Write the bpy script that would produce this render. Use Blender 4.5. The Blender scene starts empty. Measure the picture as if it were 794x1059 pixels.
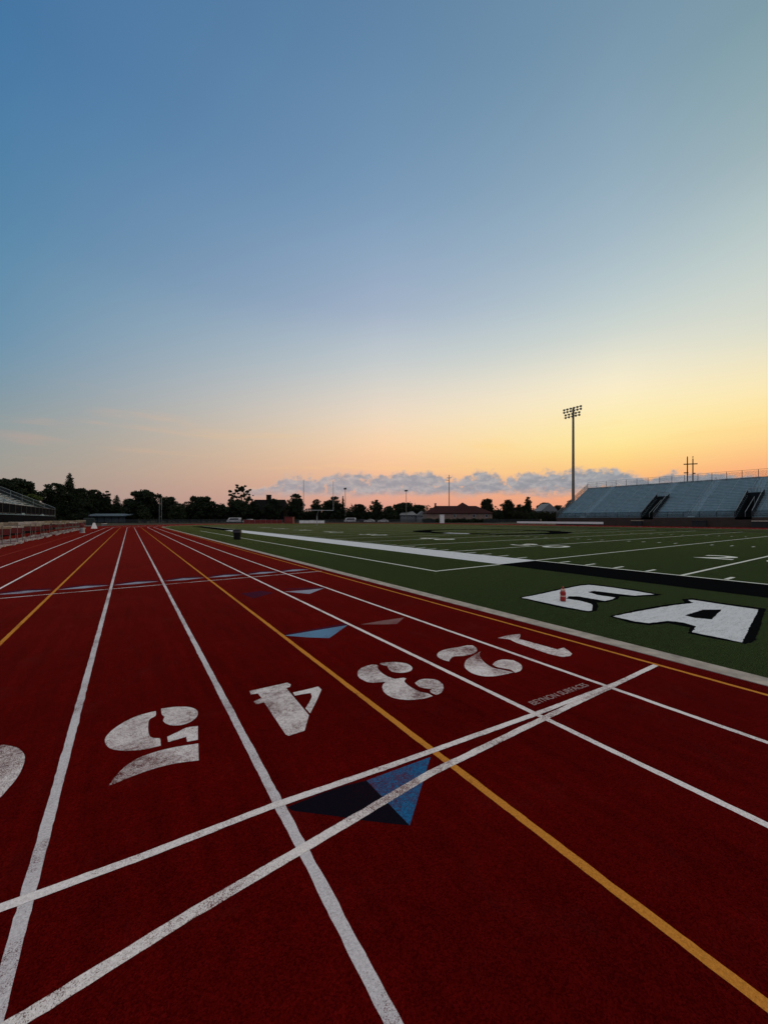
import bpy, bmesh, math, random
from mathutils import Vector, Matrix

random.seed(7)
scene = bpy.context.scene
COL = scene.collection
R = math.radians

# ------------------------------------------------------------------ calibration
PW, PH = 794.0, 1059.0
F, CX, YH, H = 388.0, 397.0, 536.5, 1.6
VPX = 134.0
PSI = math.atan((CX - VPX) / F)
CS, SN = math.cos(PSI), math.sin(PSI)
KT = H * CS                      # slope of a lane line -> metres across the track


def at(x, d):
    """point on the ground along the direction of photo column x, d metres deep"""
    xr = (x - CX) / F * d
    return (xr * CS + d * SN, -xr * SN + d * CS)


def gp(x, y):
    return at(x, F * H / (y - YH))


def zof(y, d):
    return H + (YH - y) * d / F


def depth(X, Y):
    return Y * CS + X * SN


def srgb(r, g, b):
    def f(c):
        c /= 255.0
        return c / 12.92 if c <= 0.04045 else ((c + 0.055) / 1.055) ** 2.4
    return (f(r), f(g), f(b), 1.0)


# ------------------------------------------------------------------ node helpers
def new_mat(name):
    m = bpy.data.materials.new(name)
    m.use_nodes = True
    nt = m.node_tree
    nt.nodes.clear()
    out = nt.nodes.new('ShaderNodeOutputMaterial')
    bs = nt.nodes.new('ShaderNodeBsdfPrincipled')
    nt.links.new(bs.outputs[0], out.inputs[0])
    return m, nt, bs, out


def node(nt, t, **kw):
    n = nt.nodes.new(t)
    for k, v in kw.items():
        if k.startswith('i_'):
            key = k[2:]
            n.inputs[int(key) if key.isdigit() else key.replace('_', ' ')].default_value = v
        else:
            setattr(n, k, v)
    return n


def ramp(nt, src, stops, interp='LINEAR'):
    r = nt.nodes.new('ShaderNodeValToRGB')
    r.color_ramp.interpolation = interp
    els = r.color_ramp.elements
    while len(els) > 1:
        els.remove(els[-1])
    els[0].position = stops[0][0]
    els[0].color = stops[0][1]
    for p, c in stops[1:]:
        e = els.new(p)
        e.color = c
    if src is not None:
        nt.links.new(src, r.inputs[0])
    return r


def g(v):
    return (v, v, v, 1)


def math_n(nt, op, a, b=None, c=None, clamp=False):
    n = nt.nodes.new('ShaderNodeMath')
    n.operation = op
    n.use_clamp = clamp
    for i, v in enumerate((a, b, c)):
        if v is None:
            continue
        if isinstance(v, (int, float)):
            n.inputs[i].default_value = v
        else:
            nt.links.new(v, n.inputs[i])
    return n.outputs[0]


def mixc(nt, fac, a, b, mode='MIX'):
    n = nt.nodes.new('ShaderNodeMix')
    n.data_type = 'RGBA'
    n.blend_type = mode
    for i, v in ((0, fac), (6, a), (7, b)):
        if isinstance(v, (int, float)):
            n.inputs[i].default_value = v
        elif isinstance(v, tuple):
            n.inputs[i].default_value = v
        else:
            nt.links.new(v, n.inputs[i])
    return n.outputs[2]


def pos(nt):
    return nt.nodes.new('ShaderNodeNewGeometry').outputs['Position']


def noise(nt, vec, scale, detail=2.0, rough=0.5, dist=0.0):
    n = node(nt, 'ShaderNodeTexNoise')
    n.inputs['Scale'].default_value = scale
    n.inputs['Detail'].default_value = detail
    n.inputs['Roughness'].default_value = rough
    n.inputs['Distortion'].default_value = dist
    if vec is not None:
        nt.links.new(vec, n.inputs['Vector'])
    return n.outputs['Fac']


def bump(nt, bs, h, strength, dist):
    b = node(nt, 'ShaderNodeBump')
    b.inputs['Strength'].default_value = strength
    b.inputs['Distance'].default_value = dist
    nt.links.new(h, b.inputs['Height'])
    nt.links.new(b.outputs[0], bs.inputs['Normal'])


# ------------------------------------------------------------------ materials
TRACK = (0.084, 0.0017, 0.0015, 1)


def track_colour(nt, p):
    fine = noise(nt, p, 240, 2, 0.7)
    mid = noise(nt, p, 9, 4, 0.6)
    big = noise(nt, p, 0.55, 3, 0.55)
    gran = node(nt, 'ShaderNodeTexVoronoi')
    gran.inputs['Scale'].default_value = 170
    nt.links.new(p, gran.inputs['Vector'])
    gsep = node(nt, 'ShaderNodeSeparateColor')
    nt.links.new(gran.outputs['Color'], gsep.inputs[0])
    fine = math_n(nt, 'ADD', math_n(nt, 'MULTIPLY', fine, .55), math_n(nt, 'MULTIPLY', gsep.outputs[0], .45))
    c = ramp(nt, fine, [(0.20, (TRACK[0] * .50, TRACK[1] * .45, TRACK[2] * .45, 1)),
                        (0.5, TRACK),
                        (0.80, (TRACK[0] * 1.5, TRACK[1] * 2.6, TRACK[2] * 2.8, 1))]).outputs[0]
    m = ramp(nt, mid, [(0.3, g(.86)), (0.7, g(1.1))]).outputs[0]
    b = ramp(nt, big, [(0.3, g(.84)), (0.7, g(1.12))]).outputs[0]
    c = mixc(nt, 1.0, c, m, 'MULTIPLY')
    c = mixc(nt, 1.0, c, b, 'MULTIPLY')
    mp = node(nt, 'ShaderNodeMapping')
    mp.inputs['Scale'].default_value = (7.0, .55, 1)
    nt.links.new(p, mp.inputs['Vector'])
    sc = ramp(nt, noise(nt, mp.outputs[0], 1.3, 5, .68, .2), [(.32, g(.80)), (.5, g(1.0)), (.70, g(1.16))]).outputs[0]
    c = mixc(nt, 1.0, c, sc, 'MULTIPLY')
    dust = math_n(nt, 'MULTIPLY', ramp(nt, noise(nt, p, 1.7, 6, .72, .4), [(.55, g(0)), (.78, g(1))]).outputs[0], .05)
    return mixc(nt, dust, c, (.16, .10, .085, 1)), fine


def mat_track():
    m, nt, bs, _ = new_mat('red rubber track')
    p = pos(nt)
    c, fine = track_colour(nt, p)
    nt.links.new(c, bs.inputs['Base Color'])
    bs.inputs['Roughness'].default_value = .95
    bs.inputs['Diffuse Roughness'].default_value = 1.0
    bs.inputs['Specular IOR Level'].default_value = 0.0
    bs.inputs['Sheen Weight'].default_value = .16
    bs.inputs['Sheen Roughness'].default_value = .26
    bs.inputs['Sheen Tint'].default_value = (.95, .17, .14, 1)
    bump(nt, bs, fine, .55, .004)
    return m


def mat_paint(name, col, wear=.36, thin=0.0, scale=210, alt=None):
    """worn paint on the rubber granules: the track shows through in specks"""
    m, nt, bs, _ = new_mat(name)
    p = pos(nt)
    tc, fine = track_colour(nt, p)
    n1 = noise(nt, p, scale, 3, .75)
    n2 = noise(nt, p, 26, 4, .7)
    w = math_n(nt, 'MULTIPLY_ADD', n2, .36, math_n(nt, 'ADD', n1, .03))
    n3 = noise(nt, p, 1.9, 3, .6, .3)
    w = math_n(nt, 'MULTIPLY_ADD', math_n(nt, 'SUBTRACT', n3, .46), .55, w)
    mask = ramp(nt, w, [(wear + .12, g(0)), (wear + .27, g(1))]).outputs[0]
    mask = math_n(nt, 'MULTIPLY', mask, 1.0 - thin)
    shade = ramp(nt, noise(nt, p, 95, 4, .75), [(.30, g(.62)), (.66, g(1.08))]).outputs[0]
    pc = mixc(nt, 1.0, col, shade, 'MULTIPLY')
    if alt:
        pc = mixc(nt, ramp(nt, noise(nt, p, 60, 3, .7), [(.45, g(0)), (.6, g(1))]).outputs[0], pc, alt)
    c = mixc(nt, mask, tc, pc)
    nt.links.new(c, bs.inputs['Base Color'])
    bs.inputs['Roughness'].default_value = .9
    bs.inputs['Specular IOR Level'].default_value = .01
    bump(nt, bs, fine, .4, .003)
    return m


TURF_D, TURF_L = (0.0034, 0.0068, 0.0010, 1), (0.0155, 0.0255, 0.0042, 1)


def turf_colour(nt, p):
    a = noise(nt, p, 70, 3, .75)
    mp = node(nt, 'ShaderNodeMapping')
    mp.inputs['Scale'].default_value = (2.2, 9.0, 1)
    nt.links.new(p, mp.inputs['Vector'])
    st = noise(nt, mp.outputs[0], 1.6, 4, .6)
    big = noise(nt, p, .13, 3, .5)
    c = ramp(nt, a, [(.28, TURF_D), (.75, TURF_L)]).outputs[0]
    c = mixc(nt, 1.0, c, ramp(nt, st, [(.3, g(.58)), (.7, g(1.42))]).outputs[0], 'MULTIPLY')
    c = mixc(nt, 1.0, c, ramp(nt, big, [(.3, (.85, .85, .85, 1)), (.7, (1.2, 1.15, 1.05, 1))]).outputs[0], 'MULTIPLY')
    # five-yard panels rolled with the pile laid alternately
    sep = node(nt, 'ShaderNodeSeparateXYZ')
    nt.links.new(p, sep.inputs[0])
    w = math_n(nt, 'PINGPONG', math_n(nt, 'SUBTRACT', sep.outputs[1], 4.05), 4.6)
    wv = ramp(nt, math_n(nt, 'DIVIDE', w, 4.6), [(.48, g(.93)), (.52, g(1.10))]).outputs[0]
    return mixc(nt, 1.0, c, wv, 'MULTIPLY'), a


def mat_turf():
    m, nt, bs, _ = new_mat('artificial turf')
    p = pos(nt)
    c, a = turf_colour(nt, p)
    nt.links.new(c, bs.inputs['Base Color'])
    bs.inputs['Roughness'].default_value = .95
    bs.inputs['Specular IOR Level'].default_value = 0.0
    bs.inputs['Diffuse Roughness'].default_value = 1.0
    bs.inputs['Sheen Weight'].default_value = .36
    bs.inputs['Sheen Roughness'].default_value = .16
    bs.inputs['Sheen Tint'].default_value = (.58, .76, .32, 1)
    bump(nt, bs, a, .8, .02)
    return m


def mat_turf_paint(name, col, wear=.3, low=.25):
    m, nt, bs, _ = new_mat(name)
    p = pos(nt)
    tc, a = turf_colour(nt, p)
    mp = node(nt, 'ShaderNodeMapping')
    mp.inputs['Scale'].default_value = (1.4, 7.0, 1)
    nt.links.new(p, mp.inputs['Vector'])
    st = noise(nt, mp.outputs[0], 2.2, 5, .7)
    w = math_n(nt, 'MULTIPLY_ADD', st, .55, noise(nt, p, 55, 3, .75))
    mask = ramp(nt, w, [(wear + .18, g(low)), (wear + .42, g(1))]).outputs[0]
    nt.links.new(mixc(nt, mask, tc, col), bs.inputs['Base Color'])
    bs.inputs['Roughness'].default_value = .95
    bs.inputs['Specular IOR Level'].default_value = 0.0
    bump(nt, bs, a, .5, .012)
    return m


def mat_plain(name, col, rough=.6, metal=0.0, var=.25, scale=6.0, spec=.4, bumps=0.0):
    m, nt, bs, _ = new_mat(name)
    tc = node(nt, 'ShaderNodeTexCoord').outputs['Object']
    n = noise(nt, tc, scale, 4, .6)
    lo = tuple(c * (1 - var) for c in col[:3]) + (1,)
    hi = tuple(min(1, c * (1 + var)) for c in col[:3]) + (1,)
    nt.links.new(ramp(nt, n, [(.3, lo), (.7, hi)]).outputs[0], bs.inputs['Base Color'])
    bs.inputs['Roughness'].default_value = rough
    bs.inputs['Metallic'].default_value = metal
    bs.inputs['Specular IOR Level'].default_value = spec
    if bumps:
        bump(nt, bs, noise(nt, tc, scale * 8, 3, .6), bumps, .01)
    return m


def mat_brick(name, c1, c2, mortar, axis='YZ'):
    m, nt, bs, _ = new_mat(name)
    p = pos(nt)
    sep = node(nt, 'ShaderNodeSeparateXYZ')
    nt.links.new(p, sep.inputs[0])
    cmb = node(nt, 'ShaderNodeCombineXYZ')
    nt.links.new(sep.outputs[1 if axis == 'YZ' else 0], cmb.inputs[0])
    nt.links.new(sep.outputs[2], cmb.inputs[1])
    b = node(nt, 'ShaderNodeTexBrick')
    nt.links.new(cmb.outputs[0], b.inputs['Vector'])
    b.inputs['Color1'].default_value = c1
    b.inputs['Color2'].default_value = c2
    b.inputs['Mortar'].default_value = mortar
    b.inputs['Scale'].default_value = 1.0
    b.inputs['Brick Width'].default_value = .4
    b.inputs['Row Height'].default_value = .2
    b.inputs['Mortar Size'].default_value = .012
    dirt = ramp(nt, noise(nt, p, .8, 4, .6), [(.3, g(.7)), (.7, g(1.1))]).outputs[0]
    nt.links.new(mixc(nt, 1.0, b.outputs['Color'], dirt, 'MULTIPLY'), bs.inputs['Base Color'])
    bs.inputs['Roughness'].default_value = .85
    return m


def mat_leaf(name, dark, light):
    m, nt, bs, _ = new_mat(name)
    tc = node(nt, 'ShaderNodeTexCoord').outputs['Object']
    n = noise(nt, tc, .55, 3, .6)
    n2 = noise(nt, tc, 6, 2, .6)
    f = math_n(nt, 'MULTIPLY_ADD', n2, .4, math_n(nt, 'MULTIPLY', n, .6))
    nt.links.new(ramp(nt, f, [(.32, dark), (.68, light)]).outputs[0], bs.inputs['Base Color'])
    bs.inputs['Roughness'].default_value = .75
    bs.inputs['Specular IOR Level'].default_value = .2
    return m


def mat_mesh(name, col, cover):
    """woven wire fabric: fine diagonal wires with open gaps"""
    m, nt, bs, out = new_mat(name)
    p = pos(nt)
    sep = node(nt, 'ShaderNodeSeparateXYZ')
    nt.links.new(p, sep.inputs[0])
    h = math_n(nt, 'ADD', sep.outputs[0], sep.outputs[1])
    a = math_n(nt, 'FRACT', math_n(nt, 'MULTIPLY', math_n(nt, 'ADD', h, sep.outputs[2]), 14.0))
    b = math_n(nt, 'FRACT', math_n(nt, 'MULTIPLY', math_n(nt, 'SUBTRACT', h, sep.outputs[2]), 14.0))
    w = math_n(nt, 'MAXIMUM', math_n(nt, 'LESS_THAN', a, cover), math_n(nt, 'LESS_THAN', b, cover))
    tr = node(nt, 'ShaderNodeBsdfTransparent')
    mx = node(nt, 'ShaderNodeMixShader')
    nt.links.new(w, mx.inputs[0])
    nt.links.new(tr.outputs[0], mx.inputs[1])
    nt.links.new(bs.outputs[0], mx.inputs[2])
    nt.links.new(mx.outputs[0], out.inputs[0])
    bs.inputs['Base Color'].default_value = col
    bs.inputs['Roughness'].default_value = .5
    return m


def mat_ground():
    m, nt, bs, _ = new_mat('rough grass and dirt')
    p = pos(nt)
    n = noise(nt, p, .35, 5, .65)
    n2 = noise(nt, p, 14, 4, .7)
    c = ramp(nt, n, [(.35, (.030, .034, .014, 1)), (.55, (.055, .042, .026, 1)), (.7, (.075, .055, .038, 1))]).outputs[0]
    c = mixc(nt, 1.0, c, ramp(nt, n2, [(.3, g(.7)), (.7, g(1.2))]).outputs[0], 'MULTIPLY')
    nt.links.new(c, bs.inputs['Base Color'])
    bs.inputs['Roughness'].default_value = .95
    bs.inputs['Specular IOR Level'].default_value = .1
    bump(nt, bs, n2, .6, .03)
    return m


M = {}
M['track'] = mat_track()
M['white'] = mat_paint('worn white line paint', (.80, .76, .76, 1), .40)
M['white_worn'] = mat_paint('very worn white line paint', (.78, .74, .74, 1), .50)
M['white_finish'] = mat_paint('speckled white line paint', (.80, .76, .75, 1), .455)
M['yellow'] = mat_paint('worn yellow line paint', (.58, .235, .038, 1), .38)
M['grey_white'] = mat_paint('old greyed line paint', (.62, .60, .63, 1), .42)
M['red_line'] = mat_paint('faded red line paint', (.42, .07, .05, 1), .42, .3)
M['blue'] = mat_paint('worn blue paint', (.013, .150, .34, 1), .42, 0.0, 210, (.010, .075, .19, 1))
M['pale_blue'] = mat_paint('faded pale blue paint', (.12, .25, .40, 1), .40)
M['grey_blue'] = mat_paint('faded grey blue paint', (.30, .33, .42, 1), .44)
M['navy'] = mat_paint('navy paint', (.0042, .0052, .0105, 1), .26, .03)
M['navy_faded'] = mat_paint('faded navy paint', (.012, .014, .05, 1), .36, .55)
M['ghost'] = mat_paint('nearly worn away paint', (.42, .30, .30, 1), .46, .6)
M['overspray'] = mat_paint('overspray of paint', (.30, .16, .16, 1), .46, .974)
M['lettering'] = mat_paint('thin grey lettering paint', (.42, .33, .32, 1), .34, .25)
M['turf'] = mat_turf()
M['turf_white'] = mat_turf_paint('white turf paint', (.60, .64, .67, 1), .36, .4)
M['turf_line'] = mat_turf_paint('white turf line', (.60, .64, .58, 1), .26)
M['turf_black'] = mat_turf_paint('black turf', (.0045, .005, .0055, 1), .10, .75)
M['kerb'] = mat_plain('pale concrete edging', (.33, .30, .265, 1), .95, 0, .3, 5, .06, .3)
M['ground'] = mat_ground()
M['asphalt'] = mat_plain('asphalt', (.05, .05, .052, 1), .9, 0, .2, 3)
M['alu'] = mat_plain('weathered aluminium', (.50, .62, .67, 1), .5, .2, .18, 1.5)
M['alu_deck'] = mat_plain('aluminium decking', (.25, .38, .44, 1), .65, .15, .2, 1.2)
M['aisle'] = mat_plain('aisle treads', (.27, .40, .46, 1), .65, .15, .2, 2)
M['dark'] = mat_plain('black painted metal', (.012, .013, .015, 1), .6, 0, .3, 3)
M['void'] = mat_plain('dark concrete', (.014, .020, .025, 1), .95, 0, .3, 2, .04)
M['steel'] = mat_plain('galvanised steel', (.33, .34, .35, 1), .45, .5, .15, 3)
M['pole'] = mat_plain('weathered steel pole', (.16, .15, .13, 1), .6, .3, .25, 1)
M['wood'] = mat_plain('creosoted timber', (.055, .036, .024, 1), .9, 0, .3, 4)
M['lamp'] = mat_plain('floodlight housing', (.10, .095, .085, 1), .5, .3, .2, 4)
M['lens'] = mat_plain('floodlight glass', (.30, .30, .27, 1), .2, 0, .1, 3)
M['brick'] = mat_brick('dark red brick', (.050, .024, .018, 1), (.034, .020, .016, 1), (.05, .045, .04, 1))
M['tan_brick'] = mat_brick('tan brick', (.25, .17, .13, 1), (.21, .14, .11, 1), (.2, .17, .15, 1), 'XZ')
M['roof_red'] = mat_plain('dark red shingles', (.036, .014, .014, 1), .9, 0, .3, 2, .05)
M['roof_dark'] = mat_plain('charcoal shingles', (.007, .0068, .0075, 1), .9, 0, .3, 2, .05)
M['dark_wall'] = mat_plain('dark brick wall', (.014, .011, .011, 1), .9, 0, .3, 2, .05)
M['pale_wall'] = mat_plain('pale siding', (.15, .165, .175, 1), .8, 0, .12, 2)
M['glass'] = mat_plain('window glass', (.03, .04, .05, 1), .1, 0, .2, 2, .6)
M['white_pl'] = mat_plain('white powder coat', (.66, .64, .62, 1), .5, 0, .1, 5)
M['board'] = mat_plain('weathered cream hurdle board', (.46, .37, .25, 1), .6, 0, .25, 8)
M['foot'] = mat_plain('grey white hurdle base', (.42, .38, .36, 1), .55, 0, .2, 6)
M['panel_white'] = mat_plain('white vinyl', (.78, .77, .75, 1), .5, 0, .06, 2)
M['red_panel'] = mat_plain('red vinyl', (.15, .014, .012, 1), .6, 0, .25, 2)
M['red_bottle'] = mat_plain('red plastic', (.30, .012, .008, 1), .35, 0, .1, 20)
M['pale_cap'] = mat_plain('pale plastic', (.55, .33, .27, 1), .5, 0, .1, 20)
M['bin'] = mat_plain('black plastic bin', (.008, .009, .009, 1), .6, 0, .3, 4, .1)
M['bag'] = mat_plain('grey bin liner', (.04, .04, .045, 1), .4, 0, .3, 9)
M['shed_blue'] = mat_plain('blue grey metal sheet', (.055, .075, .085, 1), .6, .1, .3, .7)
M['green_tarp'] = mat_plain('dark green tarpaulin', (.010, .022, .018, 1), .7, 0, .3, 3)
M['car_white'] = mat_plain('white car paint', (.62, .63, .64, 1), .25, 0, .04, 1, .5)
M['car_red'] = mat_plain('dark red car paint', (.16, .012, .012, 1), .25, 0, .04, 1, .5)
M['car_dark'] = mat_plain('dark car paint', (.018, .020, .024, 1), .25, 0, .04, 1, .5)
M['tyre'] = mat_plain('tyre rubber', (.012, .012, .012, 1), .85, 0, .2, 6)
M['rail_dark'] = mat_plain('dark green rail', (.022, .030, .032, 1), .5, .2, .2, 3)
M['rail_light'] = mat_plain('grey rail', (.17, .20, .21, 1), .45, .4, .15, 3)
M['mesh_light'] = mat_mesh('chain link fabric', (.12, .15, .17, 1), .15)
M['mesh_dark'] = mat_mesh('dark chain link fabric', (.02, .028, .032, 1), .26)
M['screen'] = mat_plain('black windscreen fabric', (.006, .0065, .008, 1), 1.0, 0, .3, 1, .03)
M['bark'] = mat_plain('bark', (.030, .023, .017, 1), .95, 0, .3, 3)
M['leaf_dark'] = mat_leaf('dark leaves', (.0055, .0105, .0045, 1), (.020, .034, .013, 1))
M['leaf_mid'] = mat_leaf('mid green leaves', (.010, .018, .007, 1), (.026, .040, .014, 1))
M['leaf_bright'] = mat_leaf('bright green leaves', (.030, .050, .010, 1), (.075, .105, .022, 1))
M['leaf_brown'] = mat_leaf('olive leaves', (.010, .013, .0055, 1), (.028, .030, .012, 1))


def mat_board():
    m, nt, bs, _ = new_mat('weathered hurdle board')
    oi = node(nt, 'ShaderNodeObjectInfo')
    tc = node(nt, 'ShaderNodeTexCoord').outputs['Object']
    c = ramp(nt, oi.outputs['Random'], [(0, (.46, .40, .30, 1)), (.3, (.26, .20, .13, 1)), (.55, (.38, .30, .17, 1)), (.8, (.60, .55, .46, 1)), (1, (.22, .05, .04, 1))]).outputs[0]
    c = mixc(nt, 1.0, c, ramp(nt, noise(nt, tc, 7, 4, .7), [(.3, g(.6)), (.65, g(1.15))]).outputs[0], 'MULTIPLY')
    nt.links.new(c, bs.inputs['Base Color'])
    bs.inputs['Roughness'].default_value = .7
    bs.inputs['Specular IOR Level'].default_value = .15
    return m


M['board'] = mat_board()


# ------------------------------------------------------------------ mesh builder
class MB:
    def __init__(self):
        self.v, self.f = [], []

    def add(self, vs, fs):
        o = len(self.v)
        self.v += [tuple(p) for p in vs]
        self.f += [tuple(i + o for i in f) for f in fs]
        return self

    def box(self, x0, y0, z0, x1, y1, z1):
        vs = [(x0, y0, z0), (x1, y0, z0), (x1, y1, z0), (x0, y1, z0),
              (x0, y0, z1), (x1, y0, z1), (x1, y1, z1), (x0, y1, z1)]
        fs = [(3, 2, 1, 0), (4, 5, 6, 7), (0, 1, 5, 4), (1, 2, 6, 5), (2, 3, 7, 6), (3, 0, 4, 7)]
        if (x1 - x0) * (y1 - y0) * (z1 - z0) < 0:
            fs = [f[::-1] for f in fs]
        return self.add(vs, fs)

    def quad(self, a, b, c, d):
        return self.add([a, b, c, d], [(0, 1, 2, 3)])

    def poly(self, pts):
        return self.add(pts, [tuple(range(len(pts)))])

    def tube(self, a, b, r0, r1=None, n=8, cap=True):
        r1 = r0 if r1 is None else r1
        a, b = Vector(a), Vector(b)
        d = (b - a).normalized()
        u = d.orthogonal().normalized()
        w = d.cross(u)
        vs = []
        for p, r in ((a, r0), (b, r1)):
            for i in range(n):
                t = 2 * math.pi * i / n
                vs.append(p + (u * math.cos(t) + w * math.sin(t)) * r)
        fs = [(i, (i + 1) % n, n + (i + 1) % n, n + i) for i in range(n)]
        if cap:
            fs += [tuple(range(n))[::-1], tuple(range(n, 2 * n))]
        return self.add(vs, fs)

    def lathe(self, prof, n=16, c=(0, 0)):
        vs, fs = [], []
        for r, z in prof:
            for i in range(n):
                t = 2 * math.pi * i / n
                vs.append((c[0] + r * math.cos(t), c[1] + r * math.sin(t), z))
        for j in range(len(prof) - 1):
            for i in range(n):
                k = (i + 1) % n
                fs.append((j * n + i, j * n + k, (j + 1) * n + k, (j + 1) * n + i))
        fs.append(tuple(range(n))[::-1])
        fs.append(tuple(range((len(prof) - 1) * n, len(prof) * n)))
        return self.add(vs, fs)

    def build(self, name, mat, parent=None, bevel=0.0, smooth=False):
        me = bpy.data.meshes.new(name)
        me.from_pydata(self.v, [], self.f)
        me.update()
        me.materials.append(mat)
        o = bpy.data.objects.new(name, me)
        COL.objects.link(o)
        if parent:
            o.parent = parent
        if bevel:
            md = o.modifiers.new('bevel', 'BEVEL')
            md.width = bevel
            md.segments = 2
            md.limit_method = 'ANGLE'
        if smooth:
            for p in me.polygons:
                p.use_smooth = True
        return o


def tag(o, label=None, cat=None, group=None, kind=None):
    if label:
        o['label'] = label
    if cat:
        o['category'] = cat
    if group:
        o['group'] = group
    if kind:
        o['kind'] = kind
    return o


def thing(name, label, cat, loc=(0, 0, 0), rz=0.0, group=None):
    o = bpy.data.objects.new(name, None)
    COL.objects.link(o)
    o.empty_display_size = .3
    o.location = loc
    o.rotation_euler = (0, 0, rz)
    return tag(o, label, cat, group)


def copy_thing(o, loc, rz=0.0, label=None, group=None):
    r = o.copy()
    COL.objects.link(r)
    r.location = loc
    r.rotation_euler = (0, 0, rz)
    if label:
        r['label'] = label
    if group:
        r['group'] = group
    for ch in list(o.children):
        c = ch.copy()
        COL.objects.link(c)
        c.parent = r
        for gch in ch.children:
            d = gch.copy()
            COL.objects.link(d)
            d.parent = c
    return r


# ------------------------------------------------------------------ ground, track, turf
S1, S0 = 82.0, -2.4              # the straights run between these; half circles beyond
BC = 41.7                        # centre line of the oval


def oval(t, ds=2.0, step=4):
    """closed path at lateral offset t from the camera on the home straight"""
    r = BC - t
    pts = []
    n = int((S1 - S0) / ds)
    for i in range(n):
        pts.append((t, S0 + (S1 - S0) * i / n))
    k = 180 // step
    for i in range(k):
        a = math.pi - math.pi * i / k
        pts.append((BC + r * math.cos(a), S1 + r * math.sin(a)))
    for i in range(n):
        pts.append((BC + r, S1 - (S1 - S0) * i / n))
    for i in range(k):
        a = -math.pi * i / k
        pts.append((BC + r * math.cos(a), S0 + r * math.sin(a)))
    return pts


def ring(t0, t1, z):
    a, b = oval(t0), oval(t1)
    n = len(a)
    m = MB()
    m.add([(p[0], p[1], z) for p in a] + [(p[0], p[1], z) for p in b],
          [(i, i + n, (i + 1) % n + n, (i + 1) % n)[::1] for i in range(n)])
    return m


gm = MB()
gm.quad((-3000, -3000, -.06), (3000, -3000, -.06), (3000, 3000, -.06), (-3000, 3000, -.06))
tag(gm.build('ground', M['ground']), kind='structure')

track = ring(-9.3, 5.035, 0.0).build('running_track', M['track'])
tag(track, kind='structure')
turf_pts = [(p[0], p[1], 0.0) for p in oval(5.285)]
turf = MB().poly(turf_pts).build('turf_field', M['turf'])
tag(turf, kind='structure')

# flush concrete edging between rubber and turf, 3 cm proud
ka, kb = oval(5.035), oval(5.285)
n = len(ka)
km = MB()
vs = []
for p, z in ((ka, -.04), (ka, .006), (kb, .006), (kb, -.04)):
    vs += [(q[0], q[1], z) for q in p]
fs = []
for i in range(n):
    j = (i + 1) % n
    for a in range(3):
        fs.append((a * n + i, a * n + j, (a + 1) * n + j, (a + 1) * n + i)[::-1])
km.add(vs, fs)
kerb = km.build('kerb', M['kerb'])
tag(kerb, kind='structure')

LANES = [(3.612, 'yellow', .046), (2.847, 'white', .050), (2.079, 'white', .050), (1.307, 'yellow', .050),
         (.523, 'grey_white', .052), (-.270, 'grey_white', .052), (-1.036, 'yellow', .05), (-1.856, 'white', .05),
         (-2.643, 'white', .05), (-3.44, 'red_line', .05)]


def painted_ring(t, w, z):
    """lane line all the way round, its edges a little uneven where one stands close to it"""
    L, Q = [], []
    js = [0.0, 0.0]
    for a, b in zip(oval(t - w / 2), oval(t + w / 2)):
        if a[0] == t - w / 2 and -2.5 <= a[1] < 10:
            for i in range(66):
                js = [.55 * j + random.gauss(0, .0011) for j in js]
                y = a[1] + 2.0 * i / 66
                L.append((a[0] + js[0], y, z))
                Q.append((b[0] + js[1], y, z))
        else:
            L.append(a + (z,))
            Q.append(b + (z,))
    n_ = len(L)
    return MB().add(L + Q, [(i, i + n_, (i + 1) % n_ + n_, (i + 1) % n_) for i in range(n_)])


for k, mname, w in LANES:
    painted_ring(k * KT, w, .0008).build('lane_line', M[mname], track)


def ribbon(pts, w, z, rag=0.0):
    """flat strip of width w along the points"""
    m = MB()
    L, Rr = [], []
    if rag:
        q = []
        for a, b in zip(pts[:-1], pts[1:]):
            k = max(1, int((Vector(b) - Vector(a)).length / .03))
            q += [tuple(Vector(a).lerp(Vector(b), i / k)) for i in range(k)]
        pts = q + [pts[-1]]
    j1 = j2 = 0.0
    for i, p in enumerate(pts):
        a = Vector(pts[max(0, i - 1)])
        b = Vector(pts[min(len(pts) - 1, i + 1)])
        d = (b - a).normalized()
        nrm = Vector((-d.y, d.x))
        j1 = .5 * j1 + random.gauss(0, 1) * rag
        j2 = .5 * j2 + random.gauss(0, 1) * rag
        L.append((p[0] + nrm.x * (w / 2 + j1), p[1] + nrm.y * (w / 2 + j1), z))
        Rr.append((p[0] - nrm.x * (w / 2 + j2), p[1] - nrm.y * (w / 2 + j2), z))
    k = len(pts)
    m.add(L + Rr, [(i, k + i, k + i + 1, i + 1) for i in range(k - 1)])
    return m


def trace(pts, ox, oy, s, z):
    return [gp(ox + x / s, oy + y / s) + (z,) for x, y in pts]


def smooth_closed(pts, keep_angle=50):
    """round off a traced outline where it is meant to curve"""
    out = []
    n = len(pts)
    for i in range(n):
        p0, p1, p2, p3 = (Vector(pts[(i + k) % n]) for k in (-1, 0, 1, 2))

        def sharp(a, b, c):
            return (b - a).angle(c - b, 0) > R(keep_angle)
        s1, s2 = sharp(p0, p1, p2), sharp(p1, p2, p3)
        t1 = (p2 - p1) if s1 else (p2 - p0) * .5
        t2 = (p2 - p1) if s2 else (p3 - p1) * .5
        for k in range(4):
            u = k / 4
            h = (2 * u**3 - 3 * u**2 + 1, u**3 - 2 * u**2 + u, -2 * u**3 + 3 * u**2, u**3 - u**2)
            q = p1 * h[0] + t1 * h[1] + p2 * h[2] + t2 * h[3]
            out.append((q.x, q.y))
    return out


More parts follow.
